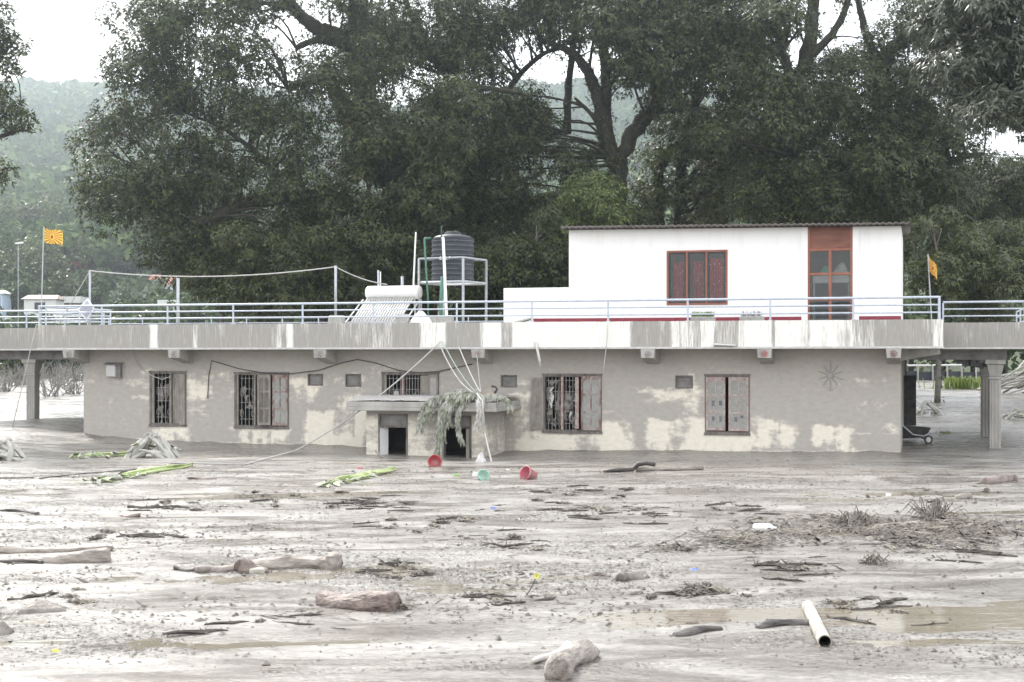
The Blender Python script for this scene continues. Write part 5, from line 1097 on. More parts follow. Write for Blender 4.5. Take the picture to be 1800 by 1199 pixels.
# ------------------------------------------------------------------ things behind and beside the building
def twigs(c, n, h, spread, mt, name, label, cat, seed, group=None, r=.02):
    q = random.Random(seed); m = MB()
    for k in range(n):
        a = q.uniform(0, 6.28); l = h * q.uniform(.5, 1.1); d = Vector((math.cos(a) * spread * q.random(), math.sin(a) * spread * q.random(), l)); s = Vector(c) + Vector((q.uniform(-.3, .3), q.uniform(-.3, .3), -.05)) * spread
        mid = s + d * .5 + Vector((q.uniform(-.15, .15), q.uniform(-.15, .15), 0)) * l; e = s + d; m.tube([s, mid, e], [r, r * .7, r * .3], 4, cap=False)
        for b in range(3):
            t = q.uniform(.3, .9); p_ = s.lerp(e, t); m.tube([p_, p_ + Vector((q.uniform(-1, 1), q.uniform(-1, 1), q.uniform(-.2, .8))) * l * .35], [r * .5, r * .2], 3, cap=False)
    o = m.build(name, mt, base=c); tagit(o, label, cat, group); return o
for k, (px, Y) in enumerate([(-20, 70), (8, 74), (30, 80), (55, 84), (88, 70), (105, 80), (128, 72), (140, 86), (20, 88), (75, 90), (118, 92)]):
    x = (px - 900) / FP * Y; twigs((x, Y, g1(x, Y)), 26, 1.3, 1.3, LM['dead'], 'dead_shrub', 'leafless grey mud-coated shrub on the flooded flat beyond the pillar', 'shrub', 300 + k, 'dead shrubs on the far mud flat', .025)
for k, (px, Y, s) in enumerate([(35, 88, 1.35), (-10, 92, 1.4), (85, 95, 1.4), (130, 96, 1.35), (165, 94, 1.5), (10, 100, 1.6), (60, 101, 1.6), (110, 103, 1.6), (200, 98, 1.7)]):
    x = (px - 900) / FP * Y; far_tree(x, Y, s, 600 + k)
for k, (px, Y, s) in enumerate([(1600, 98, 2.6), (1655, 100, 2.8), (1710, 97, 2.6), (1765, 99, 2.8), (1815, 96, 2.8), (1640, 112, 3.4), (1750, 115, 3.6)]):
    x = (px - 900) / FP * Y; far_tree(x, Y, s, 640 + k)
# low dark fence on the far bank
Yf = 84; a = P(1560, 662, Yf); b = P(1740, 662, Yf + 3); zf = g1(a.x, Yf)
fe = thing('bank_fence', 'low dark sheet fence with pale top rail on the far mud bank', 'fence', ((a.x + b.x) / 2, Yf + 1.5, .6), 'W')
def lerpx(t): return a.x + (b.x - a.x) * t, a.y + (b.y - a.y) * t
for k in range(7):
    x0, y0 = lerpx(k / 7); x1, y1 = lerpx((k + .96) / 7); z = g1(x0, y0) - .1
    MB().hexa([(x0, y0, z), (x1, y1, z), (x1, y1 + .04, z), (x0, y0 + .04, z), (x0, y0, z + .62), (x1, y1, z + .62), (x1, y1 + .04, z + .62), (x0, y0 + .04, z + .62)]).build('sheet_panel', M['tank'], fe)
    MB().tube([(x0, y0 - .08, z), (x0, y0 - .08, z + .95)], .05, 6).build('post', M['wire'], fe)
x0, y0 = lerpx(0); x1, y1 = lerpx(1); MB().tube([(x0, y0 - .1, g1(x0, y0) + .85), (x1, y1 - .1, g1(x1, y1) + .9)], .06, 6).build('top_rail', M['pvc'], fe)
# heap of pale poles washed against the bank
q = random.Random(9)
for k in range(22):
    Y = q.uniform(60, 68); x = (q.uniform(1770, 1850) - 900) / FP * Y; z = g1(x, Y) + .1 + .06 * (k % 9); L = q.uniform(1.8, 3.6); an = q.uniform(-.25, .6); yaw = q.uniform(-.7, .7)
    d = Vector((math.cos(an) * math.cos(yaw), math.cos(an) * math.sin(yaw), abs(math.sin(an)))) * L
    poly('washed_pole', [(x - d.x / 2, Y - d.y / 2, z), (x, Y, z + d.z * .5 + .05), (x + d.x / 2, Y + d.y / 2, z + d.z)], q.uniform(.03, .06), 'rootwhite' if k % 3 else 'straw', 'pale pole in the tangled heap of washed-up poles beyond the wing pillars', 'pole', 'W', 'washed-up poles beyond the wing', n=6)
gp = P(1690, 675, 70); gp.z = g1(gp.x, gp.y)
o = blades('grass_tuft', (gp.x, gp.y, gp.z - .03), 240, .75, .95, LM['grass'], None, 4, .02, .5) if False else None
def tuft(c, n, h, sp, mt, label, seed, wd=.02, sy=None, name='grass_tuft', cat='grass', group=None):
    BASE['__t'] = Vector(c)
    class Q: name = '__t'
    qn = np.random.default_rng(seed); vs = []; fs = []
    for k in range(n):
        x = c[0] + qn.normal() * sp * .5; y = c[1] + qn.normal() * (sy or sp) * .5; a = qn.uniform(0, 6.28); l = h * qn.uniform(.5, 1.1); dx, dy = math.cos(a) * l * .5, math.sin(a) * l * .5; px_, py_ = -math.sin(a) * wd, math.cos(a) * wd; b = len(vs); zg = g1(x, y) - .02
        vs += [(x - px_, y - py_, zg), (x + px_, y + py_, zg), (x + dx * .5 + px_ * .8, y + dy * .5 + py_ * .8, zg + l * .7), (x + dx * .5 - px_ * .8, y + dy * .5 - py_ * .8, zg + l * .7), (x + dx, y + dy, zg + l * .8)]
        fs += [(b, b + 1, b + 2, b + 3), (b + 3, b + 2, b + 4)]
    o = MB().add(vs, fs).build(name, mt, base=c); tagit(o, label, cat, group); o['kind'] = 'stuff'; return o
tuft(tuple(gp), 260, .75, 1.3, LM['grass'], 'fresh green grass tuft on the mud bank seen between house wall and pillars', 4, .025, .6)
gq_ = GP(1665, 762); tuft(tuple(gq_), 60, .12, .3, LM['grass'], 'tiny green sprout patch in the mud behind the overturned cart', 5, .012, .2)
# collapsed banana clumps
def arch(c, w, h, n, label, seed, mt='bananadry', name='banana_plant', stalk=True, r=.05, group=None):
    q = random.Random(seed); c = Vector(c); t_ = thing(name, label, 'plant', tuple(c), 'W', group)
    for k in range(n):
        sg = -1 if k % 2 else 1; ap = Vector((c.x + q.gauss(0, .07) * w, c.y + q.gauss(0, .08) * w, c.z + h * q.uniform(.7, 1.0))); e = Vector((c.x + sg * w * q.uniform(.22, .55), c.y + q.uniform(-.35, .2) * w, 0)); e.z = g1(e.x, e.y) - .04
        if q.random() < .18: ap = e + Vector((-sg * w * .5, q.uniform(-.2, .2), h * q.uniform(.1, .4)))
        pts = [ap.lerp(e, t) + Vector((sg * .03 * w * math.sin(math.pi * t), 0, h * .07 * math.sin(math.pi * t))) + Vector((q.gauss(0, .012), q.gauss(0, .012), 0)) for t in (0, .2, .4, .6, .8, 1)]
        MB().tube(pts, [r * z_ * q.uniform(.75, 1.2) for z_ in (.45, .8, 1, 1.05, 1.1, 1.0)], 6, jit=.28, rnd=q).build('leaf_sheath', M[mt], t_)
    for k in range(n):
        a = q.uniform(0, 6.28); s = c + Vector((q.uniform(-.5, .5) * w, q.uniform(-.3, .3) * w, 0)); s.z = g1(s.x, s.y) + q.uniform(.0, h * .5); e = s + Vector((math.cos(a), math.sin(a) * .6, q.uniform(-.3, .1))) * w * .35; e.z = max(e.z, g1(e.x, e.y)); p_ = Vector((-math.sin(a), math.cos(a), .3)) * r * 1.1
        MB().add([s - p_, s + p_, (s + e) / 2 + p_ * 1.2 + Vector((0, 0, .05)), (s + e) / 2 - p_ * 1.2 + Vector((0, 0, .05)), e], [(0, 1, 2, 3), (3, 2, 4)]).build('torn_leaf', M['bananadry'] if q.random() < .7 else M['bananaleaf'], t_)
    return t_
arch(GP(272, 803), 1.2, .66, 20, 'collapsed arching banana plant caked in mud before the narrow window', 31, r=.062)
arch(GP(5, 808), 1.2, .55, 12, 'broken pale banana stems piled in the mud near the lone pillar', 32, r=.07)
arch(GP(1630, 728), .9, .55, 14, 'dry whitish banana clump standing in the mud beyond the end wall', 33, r=.028)
arch(GP(1790, 735), 1.4, .35, 12, 'flattened dry plant beyond the pair of wing pillars', 34, r=.03)
def trail(p0, p1, n, nl, label, seed, group=None, mt='bananagreen', wob=.12):
    q = random.Random(seed); a, b = GP(*p0), GP(*p1); t_ = thing('banana_stalks', label, 'plant', tuple((a + b) / 2), 'W', group); d = (b - a); L = d.length; d.normalize(); s = Vector((-d.y, d.x, 0))
    for k in range(n):
        o = s * (q.uniform(-1, 1) * wob); t0, t1 = q.uniform(-.05, .25), q.uniform(.55, .9); pts = []
        for i in range(6):
            t = t0 + (t1 - t0) * i / 5; p_ = b.lerp(a, t) + o * (1 + .6 * t) + s * q.uniform(-.015, .015); p_.z = g1(p_.x, p_.y) + .025 + .03 * (k % 3); pts.append(p_)
        MB().tube(pts, [.012, .026, .03, .03, .026, .012], 6).build('stalk', M[mt], t_, smooth=True)
    for k in range(nl):
        t = q.betavariate(1.3, 2.2); p_ = a.lerp(b, t * .75) + s * q.gauss(0, wob * 1.4); p_.z = g1(p_.x, p_.y) + .01; an = q.uniform(0, 6.28); l = q.uniform(.08, .24); e = Vector((math.cos(an), math.sin(an), 0)); f = Vector((-e.y, e.x, 0)); h = q.uniform(.02, .12)
        MB().add([p_ - e * l, p_ + f * l * .3 + Vector((0, 0, h * .4)), p_ + e * l + Vector((0, 0, h * .6)), p_ - f * l * .3 + Vector((0, 0, h)), p_ + Vector((0, 0, h))], [(0, 1, 4), (1, 2, 4), (2, 3, 4), (3, 0, 4)]).build('leaf_scrap', M['bananaleaf'] if q.random() < .55 else M['bananadry'], t_)
trail((150, 853), (340, 819), 9, 46, 'long fresh green banana stalks trailing a leafy end across the mud', 41)
trail((560, 857), (692, 829), 7, 34, 'shorter green banana stalks in the mud before the annex', 42, wob=.1)
trail((130, 806), (240, 800), 3, 30, 'leafy green scraps trailing from the arching banana plant', 43, wob=.14)

# fronds on the porch roof
def frond(pts, r, ll, label, seed, mt='frond', group=None):
    q = random.Random(seed); cv = curve(pts, 6); t_ = thing('palm_frond', label, 'frond', tuple(pts[0]), 'B', group)
    MB().tube(cv, list(np.linspace(r, r * .3, len(cv))), 6).build('rachis', M[mt], t_, smooth=True); m = MB()
    for i in range(1, len(cv)):
        for rep in range(4):
            for sg in (-1, 1):
                p_ = cv[i - 1].lerp(cv[i], q.random()); d = (cv[i] - cv[i - 1]).normalized(); sd_ = Vector((sg * q.uniform(.3, 1), q.uniform(-.7, .2), -q.uniform(.3, 1.0))).normalized(); l = ll * q.uniform(.5, 1.1); w_ = .014 + .012 * q.random(); dd = (sd_ + d * .6).normalized(); n_ = dd.cross(Vector((0, 1, .2))).normalized() * w_
                e = p_ + dd * l * .6; f = e + (dd + Vector((0, 0, -.9))).normalized() * l * .5
                m.add([p_ - n_ * .5, p_ + n_ * .5, e + n_, e - n_, f], [(0, 1, 2, 3), (3, 2, 4)])
    o = m.build('leaflets', M[mt], t_); o['kind'] = 'stuff'
va = VP0 - .35
Fg = 'muddy fronds draped over the annex roof'
frond([q3(842, 694, va + .2), q3(800, 692, va), q3(755, 704, va - .15), q3(742, 730, va - .15), q3(738, 752, va - .15)], .025, .26, 'muddy frond bent over the annex roof edge farthest from its sack', 51, group=Fg)
frond([q3(840, 694, va + .2), q3(800, 696, va - .05), q3(778, 715, va - .15), q3(772, 760, va - .15), q3(769, 803, va - .12)], .025, .22, 'long muddy frond hanging straight down to the mud beside the second doorway', 52, group=Fg)
frond([q3(838, 692, va + .2), q3(812, 690, va), q3(790, 706, va - .18), q3(782, 745, va - .18), q3(779, 770, va - .18)], .022, .2, 'muddy frond hanging over the jamb of the second doorway', 53, group=Fg)
frond([q3(842, 692, va + .2), q3(822, 700, va - .1), q3(805, 725, va - .18), q3(806, 750, va - .18), q3(812, 775, va - .15)], .02, .17, 'short muddy frond dangling in front of the second doorway transom', 54, group=Fg)
frond([q3(835, 692, va + .2), q3(842, 705, va - .15), q3(842, 730, va - .18), q3(836, 752, va - .16)], .025, .16, 'pale stringy frond knotted below the hoses', 55, 'rootwhite', Fg)
frond([q3(845, 696, va + .3), q3(870, 694, va + .1), q3(892, 700, va - .05), q3(897, 715, va - .1)], .02, .2, 'muddy frond lying over the annex roof corner by the sack', 56, group=Fg)
frond([q3(838, 694, va + .3), q3(815, 686, va + .3), q3(790, 690, va + .2), q3(760, 700, va)], .022, .2, 'muddy frond lying flat across the annex roof', 57, group=Fg)
frond([q3(846, 694, va + .2), q3(825, 694, va - .1), q3(800, 702, va - .2), q3(787, 722, va - .22), q3(790, 742, va - .2)], .02, .22, 'thick muddy frond folded over the roof edge above the second doorway', 58, group=Fg)
frond([q3(840, 690, va + .2), q3(775, 694, va), q3(758, 712, va - .2), q3(752, 735, va - .2)], .02, .22, 'short muddy frond tip beside the bent outer frond', 59, group=Fg)
frond([q3(842, 690, va + .2), q3(795, 698, va - .1), q3(777, 725, va - .22), q3(775, 770, va - .2), q3(772, 795, va - .2)], .02, .2, 'stringy muddy frond twined with the long hanging one', 60, group=Fg)
frond([q3(842, 692, va + .2), q3(850, 700, va - .1), q3(846, 720, va - .2), q3(848, 748, va - .2)], .02, .18, 'pale muddy frond hanging beside the trailing white hose', 61, 'bananadry', Fg)
rz = rz1 + .11
heap('muddy_sack', M['sack'], (U(858, VP0 + .4), VP0 + .4, rz - .01), .28, .2, .22, 'brown muddy sack on the annex roof behind the fronds', 'sack', 14, bump=.2)
poly('curved_board', [q3(868, 694, VP0 + .45), q3(874, 684, VP0 + .45), q3(871, 680, VP0 + .45), q3(864, 679, VP0 + .45)], .03, 'logdark', 'dark curved bark piece over the brown sack', 'bark')
gg = GP(846, 812); heap('pale_rag', M['ragwhite'], tuple(gg), .13, .1, .22, 'crumpled pale rag in the mud at the annex corner', 'rag', 15, frame='W', bump=.5)
q_ = GP(672, 805); poly('leaning_stake', [tuple(q_ + Vector((.08, -.1, -.05))), tuple(q_ + Vector((-.18, .02, .18)))], .035, 'greywood', 'short broken stake in the mud by the annex corner', 'stake', 'W', n=5)
# overturned cart at the end wall
cb = GP(1612, 778); cx, cyy, cz_ = cb
ct = thing('overturned_cart', 'dark mud-caked cart with one small wheel beside the end wall', 'cart', (cx, cyy, cz_), 'W')
MB().hexa([(cx - .55, cyy - .2, cz_ + .12), (cx + .18, cyy - .2, cz_ + .16), (cx + .18, cyy + .35, cz_ + .16), (cx - .55, cyy + .35, cz_ + .12), (cx - .6, cyy - .28, cz_ + .5), (cx + .34, cyy - .28, cz_ + .43), (cx + .34, cyy + .42, cz_ + .43), (cx - .6, cyy + .42, cz_ + .5)]).build('tray', M['blackmetal'], ct, bevel=.03)
MB().tube([(cx - .55, cyy - .3, cz_ + .55), (cx - .2, cyy - .32, cz_ + .24), (cx + .1, cyy - .32, cz_ + .2), (cx + .3, cyy - .3, cz_ + .3)], .022, 8).build('frame_tube', M['galv'], ct)
wt = MB().lathe((cx + .22, cyy - .36, cz_ + .1), [(.075, -.035), (.115, -.035), (.125, 0), (.115, .035), (.075, .035), (.075, -.035)], 20, 'y').build('wheel', M['rubber'], ct, smooth=True); MB().lathe((cx + .22, cyy - .36, cz_ + .1), [(.001, -.03), (.03, -.035), (.035, -.012), (.076, -.01), (.076, .01), (.001, .012)], 16, 'y').build('rim', M['whitepaint'], wt)
MB().tube([(cx + .22, cyy - .38, cz_ + .1), (cx + .22, cyy + .35, cz_ + .12)], .02, 8).build('axle', M['blackmetal'], ct)

# ------------------------------------------------------------------ logs, planks and rubbish on the mud
def log(p0, p1, r0, r1, mt, label, name='log', cat='log', sink=.35, bend=.05, seed=1, n=10, jit=.1, group=None, hollow=False, knob=0.):
    q = random.Random(seed); a, b = GP(*p0), GP(*p1); d = b - a; L = math.hypot(d.x, d.y); yaw = math.atan2(d.y, d.x); N = 12 if hollow else 30; pts = []; rad = []
    for i in range(N + 1):
        t = i / N; r = r0 + (r1 - r0) * t; r *= 1 + .10 * math.sin(9 * t + seed) * min(1, jit * 5)
        if knob and (t < .12 or t > .88): r *= 1 + knob
        z = a.z + (b.z - a.z) * t + r * (1 - 2 * sink)
        if not hollow and (i == 0 or i == N): r *= .8
        pts.append((a.x + L * t, a.y + bend * math.sin(math.pi * t * 1.3 + seed), z + bend * .3 * math.sin(5 * t + seed))); rad.append(r)
    m = MB()
    if hollow:
        m.tube(pts, rad, 20, cap=False); m.tube([pts[i] for i in range(N, -1, -1)], [r * .84 for r in reversed(rad)], 20, cap=False, mi=1)
        nn = 20; b0 = (N) * nn; b1 = (N + 1) * nn
        # end rims
        for (e, s) in ((0, (N + 1) * nn + N * nn), (N * nn, (N + 1) * nn)):
            pe = m.v[e:e + nn]; ps = m.v[s:s + nn]
            for k in range(nn):
                p_ = Vector(pe[k]); j = min(range(nn), key=lambda t: (Vector(ps[t]) - p_).length); k2 = (k + 1) % nn; j2 = min(range(nn), key=lambda t: (Vector(ps[t]) - Vector(pe[k2])).length)
                m.f.append((e + k, e + k2, s + j2, s + j)); m.m.append(0)
    else:
        nn = 16; m.tube(pts, rad, nn); V = np.array(m.v); C = np.repeat(np.array(pts), nn, 0); rr_ = np.repeat(np.array(rad), nn); k = np.tile(np.arange(nn), N + 1); ii = np.repeat(np.arange(N + 1), nn)
        an = k * 2 * math.pi / nn; sc_ = L / max(r0, r1) / N; f = 1 + jit * 2.6 * (fbm(ii * .35 * sc_ + seed * 7, np.cos(an) * 1.6 + 5, seed, 3) + fbm(ii * .35 * sc_, np.sin(an) * 1.6 + 9, seed + 3, 3) - 1)
        end = ((ii == 0) | (ii == N)); V[:, 0] += np.where(end, rr_ * .5 * (fbm(np.cos(an) * 2 + 3, np.sin(an) * 2 + 3, seed) - .5), 0)
        m.v = [tuple(x) for x in (C + (V - C) * f[:, None])]
    mm = [M[mt], M['dark']] if hollow else M[mt]
    o = m.build(name, mm, base=tuple(a), rot=yaw, smooth=True); tagit(o, label, cat, group); return o
log((-40, 972), (198, 968), .075, .05, 'log', 'long thin pale log lying upstream of the split trunk', seed=2, jit=.12, bend=.06)
log((20, 990), (193, 987), .05, .13, 'log', 'pale tapered trunk with a sawn grey butt end', seed=3, jit=.06, bend=.03)
log((-10, 984), (70, 992), .03, .025, 'logdark', 'thin dark stick lying under the tapered trunk', 'stick', 'stick', seed=4)
log((420, 1000), (597, 1000), .09, .10, 'log', 'muddy pale log with knobbly broken root end', seed=5, jit=.22, bend=.07, knob=.45)
log((418, 1004), (470, 1006), .10, .05, 'logred', 'red-brown stump piece against the knobbly log', 'stump', 'stump', seed=6, jit=.25)
log((350, 1008), (408, 1002), .05, .07, 'log', 'short pale log stub beside the knobbly log', seed=7, jit=.15)
log((303, 1002), (352, 1003), .03, .04, 'logdark', 'small dark stick ending at the short log stub', 'stick', 'stick', seed=8)
log((563, 1062), (694, 1074), .10, .14, 'logred', 'thick red-brown trunk section stripped of bark in the gritty mud', seed=9, jit=.12, bend=.05, sink=.3)
log((1450, 1136), (1420, 1072), .062, .06, 'pipe', 'hollow pale pipe with dark open mouth lying across the wet mud', 'pipe', 'pipe', seed=10, jit=.0, bend=.0, hollow=True, sink=.2)
log((1180, 1117), (1272, 1108), .055, .03, 'logdark', 'dark half-sunk timber away from the hollow pipe', 'timber', 'timber', seed=11, jit=.2, sink=.45)
log((1330, 1104), (1422, 1098), .04, .055, 'logdark', 'dark half-sunk timber touching the hollow pipe', 'timber', 'timber', seed=12, jit=.2, sink=.45)
log((985, 1196), (1022, 1150), .105, .10, 'log', 'stubby mossy trunk end half in the puddle', seed=13, jit=.14, sink=.3)
log((948, 1168), (992, 1140), .02, .06, 'rootwhite', 'pale splintered plank end beside the stubby trunk', 'plank', 'plank', seed=14, jit=.1)
log((1118, 828), (1236, 826), .055, .05, 'log', 'straight pale pinkish log before the end windows', seed=15, jit=.08, bend=.02, sink=.12)
log((1727, 850), (1787, 846), .10, .10, 'logred', 'red-brown trunk chunk with broken ends beyond the straw heap', seed=16, jit=.2, sink=.3)
log((1676, 877), (1710, 876), .075, .065, 'log', 'short grey stump in the mud between straw heap and red-brown chunk', seed=17, jit=.12)
log((1028, 1014), (1072, 1014), .035, .03, 'log', 'small yellowish stick lying by the clod in the gritty mud', 'stick', 'stick', seed=18)
log((1092, 1022), (1122, 1018), .05, .075, 'clay', 'brown clod on the gritty mud by the yellowish stick', 'clod', 'clod', seed=19, jit=.25)
log((330, 843), (380, 842), .03, .035, 'logred', 'small reddish stick near the end of the long banana stalks', 'stick', 'stick', seed=20)
log((225, 893), (278, 890), .03, .025, 'logdark', 'dark stick in the upstream debris streak', 'stick', 'stick', seed=21, jit=.2)
log((215, 908), (245, 908), .035, .035, 'logred', 'short brown stick below the dark one in the debris streak', 'stick', 'stick', seed=22, jit=.2)
log((1520, 932), (1620, 926), .05, .09, 'log', 'low pale root log between the two straw tufts', seed=24, jit=.2, sink=.5)
log((0, 898), (70, 904), .02, .045, 'logdark', 'dark bough tip poking from the bright mud', 'stick', 'stick', seed=25, jit=.2)
log((1735, 866), (1748, 866), .06, .05, 'clay', 'small dark clod beside the short grey stump', 'clod', 'clod', seed=26, jit=.2)
# bent root by the straight log
g = GP(1120, 830); poly('bent_root', [tuple(g + Vector((-.75, -.1, .02))), tuple(g + Vector((-.45, 0, .05))), tuple(g + Vector((-.1, .02, .06))), tuple(g + Vector((.02, .03, .17))), tuple(g + Vector((.2, .02, .2))), tuple(g + Vector((.4, .02, .16)))], [.03, .05, .05, .055, .05, .045], 'logdark', 'dark crooked root leaning over the straight pale log', 'root', 'W', n=8)
# containers
def bucket(p, r0, r1, h, tilt, yaw, mt, label, name='bucket', handle=False):
    g = GP(*p); c = Vector((g.x, g.y, g.z)); Rm = Matrix.Rotation(yaw, 3, 'Z') @ Matrix.Rotation(tilt, 3, 'X'); t_ = thing(name, label, name, tuple(c), 'W'); m = MB(); n = 28
    prof = [(.001, 0), (r0, 0), (r1, h), (r1 * 1.07, h), (r1 * 1.07, h - .02), (r1, h - .025)]; inner = [(r1 * .97, h), (r0 * .96, .01), (.001, .012)]
    for pr in (prof[:4], inner): m.lathe((0, 0, 0), pr, n)
    lift = r1 * abs(math.sin(tilt)) * .55
    m.v = [tuple(c + Vector((0, 0, lift)) + Rm @ (Vector(x) - Vector((0, 0, h * .5)))) for x in m.v]; m.build('shell', M[mt], t_, smooth=True)
    k = MB().lathe((0, 0, 0), [(r1 * 1.0, h - .03), (r1 * 1.09, h - .03), (r1 * 1.09, h + .004), (r1 * .98, h + .004)], n); k.v = [tuple(c + Vector((0, 0, lift)) + Rm @ (Vector(x) - Vector((0, 0, h * .5)))) for x in k.v]; k.build('rim', M[mt], t_, smooth=True)
bucket((931, 841), .10, .15, .27, R(72), R(-50), 'pink', 'pink plastic bucket tipped on its side in the mud')
bucket((764, 819), .13, .16, .16, R(60), R(8), 'red', 'red plastic basin tipped over in front of the annex', 'basin')
bucket((849, 843), .10, .13, .12, R(55), R(25), 'teal', 'small mint green tub lying in the mud before the annex', 'tub')
def slab_(p, w_, d_, h_, mt, label, name, cat, rot=.2):
    g = GP(*p); m = MB(); q = random.Random(int(p[0])); m.hexa([(g.x + w_ * a * q.uniform(.7, 1.1), g.y + d_ * b * q.uniform(.7, 1.1), g.z - .03 + h_ * c * q.uniform(.7, 1.1)) for a, b, c in [(-.5, -.5, 0), (.5, -.5, 0), (.5, .5, 0), (-.5, .5, 0), (-.45, -.45, 1), (.45, -.45, 1), (.45, .45, 1), (-.45, .45, 1)]])
    o = m.build(name, M[mt], base=tuple(g), rot=rot, bevel=.012); tagit(o, label, cat); return o
slab_((843, 836), .36, .2, .12, 'whiteplastic', 'flat white plastic crate behind the mint green tub', 'white_crate', 'crate')
slab_((803, 837), .16, .12, .08, 'lime', 'lime green plastic scrap in the mud before the annex', 'green_scrap', 'plastic scrap'); slab_((868, 893), .13, .08, .05, 'blueplastic', 'blue plastic scrap on the mid mud flat', 'blue_scrap', 'plastic scrap'); slab_((1220, 1001), .12, .08, .05, 'blueplastic', 'pale blue wrapper in the gritty mud behind the brown clod', 'blue_wrapper', 'wrapper')
slab_((633, 824), .12, .08, .08, 'red', 'small dark red plastic scrap near the shorter banana stalks', 'red_scrap', 'plastic scrap'); slab_((893, 826), .1, .08, .05, 'whiteplastic', 'white scrap between the green tub and the pink bucket', 'white_scrap', 'plastic scrap'); slab_((1562, 871), .12, .1, .07, 'whiteplastic', 'white plastic scrap upstream of the rooty mound', 'white_scrap', 'plastic scrap')
slab_((452, 1008), .24, .08, .10, 'pipe', 'pale torn board against the reddish stump', 'torn_board', 'board'); slab_((98, 1145), .07, .05, .05, 'yellow', 'small orange-yellow peel on the bright wet mud', 'yellow_scrap', 'peel'); slab_((1680, 932), .3, .2, .05, 'teal', 'green bottle scrap caught in the straw heap', 'green_scrap', 'plastic scrap')
g = GP(1348, 936); mb = MB(); mb.lathe((g.x - .2, g.y, g.z + .06), [(.001, 0), (.065, .005), (.075, .03), (.068, .06), (.076, .09), (.068, .12), (.076, .15), (.068, .18), (.075, .21), (.06, .27), (.025, .31), (.025, .34), (.001, .34)], 16, 'x'); o = mb.build('plastic_bottle', M['whiteplastic'], base=tuple(g), rot=.05, smooth=True); tagit(o, 'white ribbed plastic bottle lying on the straw heap', 'bottle')
# yellow flower stalk
g = GP(925, 1047); fl = thing('flower_stalk', 'single bent stalk with a yellow flower sticking out of the mud', 'flower', tuple(g), 'W'); MB().tube([tuple(g), tuple(g + Vector((.06, 0, .09))), tuple(g + Vector((.11, 0, .21)))], .006, 5).build('stem', M['stick'], fl)
m = MB(); c = g + Vector((.11, 0, .21))
for k in range(6):
    an = k * 1.047; e = Vector((math.cos(an), -.4, math.sin(an))) * .035; p_ = Vector((-math.sin(an), 0, math.cos(an))) * .014; m.add([c, c + e * .6 + p_, c + e, c + e * .6 - p_], [(0, 1, 2, 3)])
m.build('petals', M['yellow'], fl)
# mounds and rooty tufts
heap('mud_mound', M['clay'], tuple(GP(75, 1072)), .26, .2, .10, 'low brown mud mound on the bright wet mud', 'mound', 61, 'W', bump=.3)
heap('mud_mound', M['clay'], tuple(GP(2, 1112)), .12, .12, .1, 'small dark mud lump at the wet edge', 'mound', 62, 'W', bump=.3)
def rooty(p, w_, h_, label, seed):
    g = GP(*p); t_ = thing('root_mass', label, 'root mass', tuple(g), 'W'); o = heap('x', M['clay'], (g.x, g.y, g.z - .02), w_ * .45, w_ * .35, h_ * .8, 'x', 'x', seed, 'W', bump=.3)
    o.name = 'root_ball'; del o['label']; del o['category']; o.parent = t_; o.location = (0, 0, -.02)
    q = random.Random(seed); 
    m = MB()
    for k in range(70):
        a = q.uniform(0, 6.28); e = q.uniform(-.1, 1.3) * q.random() ** .3; d = Vector((math.cos(a) * math.cos(e), math.sin(a) * math.cos(e), math.sin(e))); s = Vector(g) + d * h_ * .35; s.x += q.uniform(-.3, .3) * w_
        e2 = s + d * h_ * q.uniform(.4, .85); f = e2 + Vector((d.x, d.y, -.9)) * h_ * q.uniform(.2, .6); m.tube([s, e2, f], [.010, .008, .004], 3, cap=False)
    m.build('roots', M['straw'], t_)
rooty((1505, 922), .5, .28, 'grey rooty mound at the upstream end of the straw heap', 71); rooty((1640, 912), .5, .34, 'tall bristling tuft of roots on the straw heap', 72); rooty((1537, 990), .25, .13, 'small pale root tuft alone on the wet mud', 73)

# sticks and leaf wads scattered over the flat, each its own thing
def ground_stick_mesh(seed):
    q = random.Random(seed); m = MB(); L = 1.; pts = [(-.5 + i / 5, q.uniform(-.06, .06), .02 + q.uniform(0, .03)) for i in range(6)]; m.tube(pts, [.02, .04, .045, .04, .035, .015], 5, jit=.3, rnd=q)
    for k in range(2):
        p_ = Vector(pts[q.randint(1, 4)]); m.tube([p_, p_ + Vector((q.uniform(-.2, .2), q.uniform(-.2, .2), q.uniform(.02, .15)))], [.02, .006], 4)
    me = bpy.data.meshes.new('drift_stick'); me.from_pydata(m.v, [], m.f); me.materials.append(M['stick']); return me
def wad_mesh(seed):
    q = random.Random(seed); m = MB()
    for k in range(26):
        a = q.uniform(0, 6.28); s = Vector((q.uniform(-.2, .2), q.uniform(-.12, .12), q.uniform(0, .05))); d = Vector((math.cos(a), math.sin(a), q.uniform(-.1, .5))) * q.uniform(.1, .3); w_ = Vector((-math.sin(a), math.cos(a), 0)) * q.uniform(.015, .05); e = s + d; e.z = max(0.01, e.z * .6)
        m.add([s - w_ * .4, s + w_ * .4, (s + e) / 2 + w_ + Vector((0, 0, .05)), (s + e) / 2 - w_ + Vector((0, 0, .03)), e], [(0, 1, 2, 3), (3, 2, 4)])
    m.tube([(-.22, 0, -.02), (0, .02, .05), (.2, .03, -.02)], [.05, .1, .05], 7, jit=.3, rnd=q)
    me = bpy.data.meshes.new('leaf_wad'); me.from_pydata(m.v, [], m.f); me.materials.append(M['straw'] if seed % 2 else M['stick']); return me
SM = [ground_stick_mesh(i) for i in range(6)]; WM = [wad_mesh(i) for i in range(6)]
q = random.Random(123)
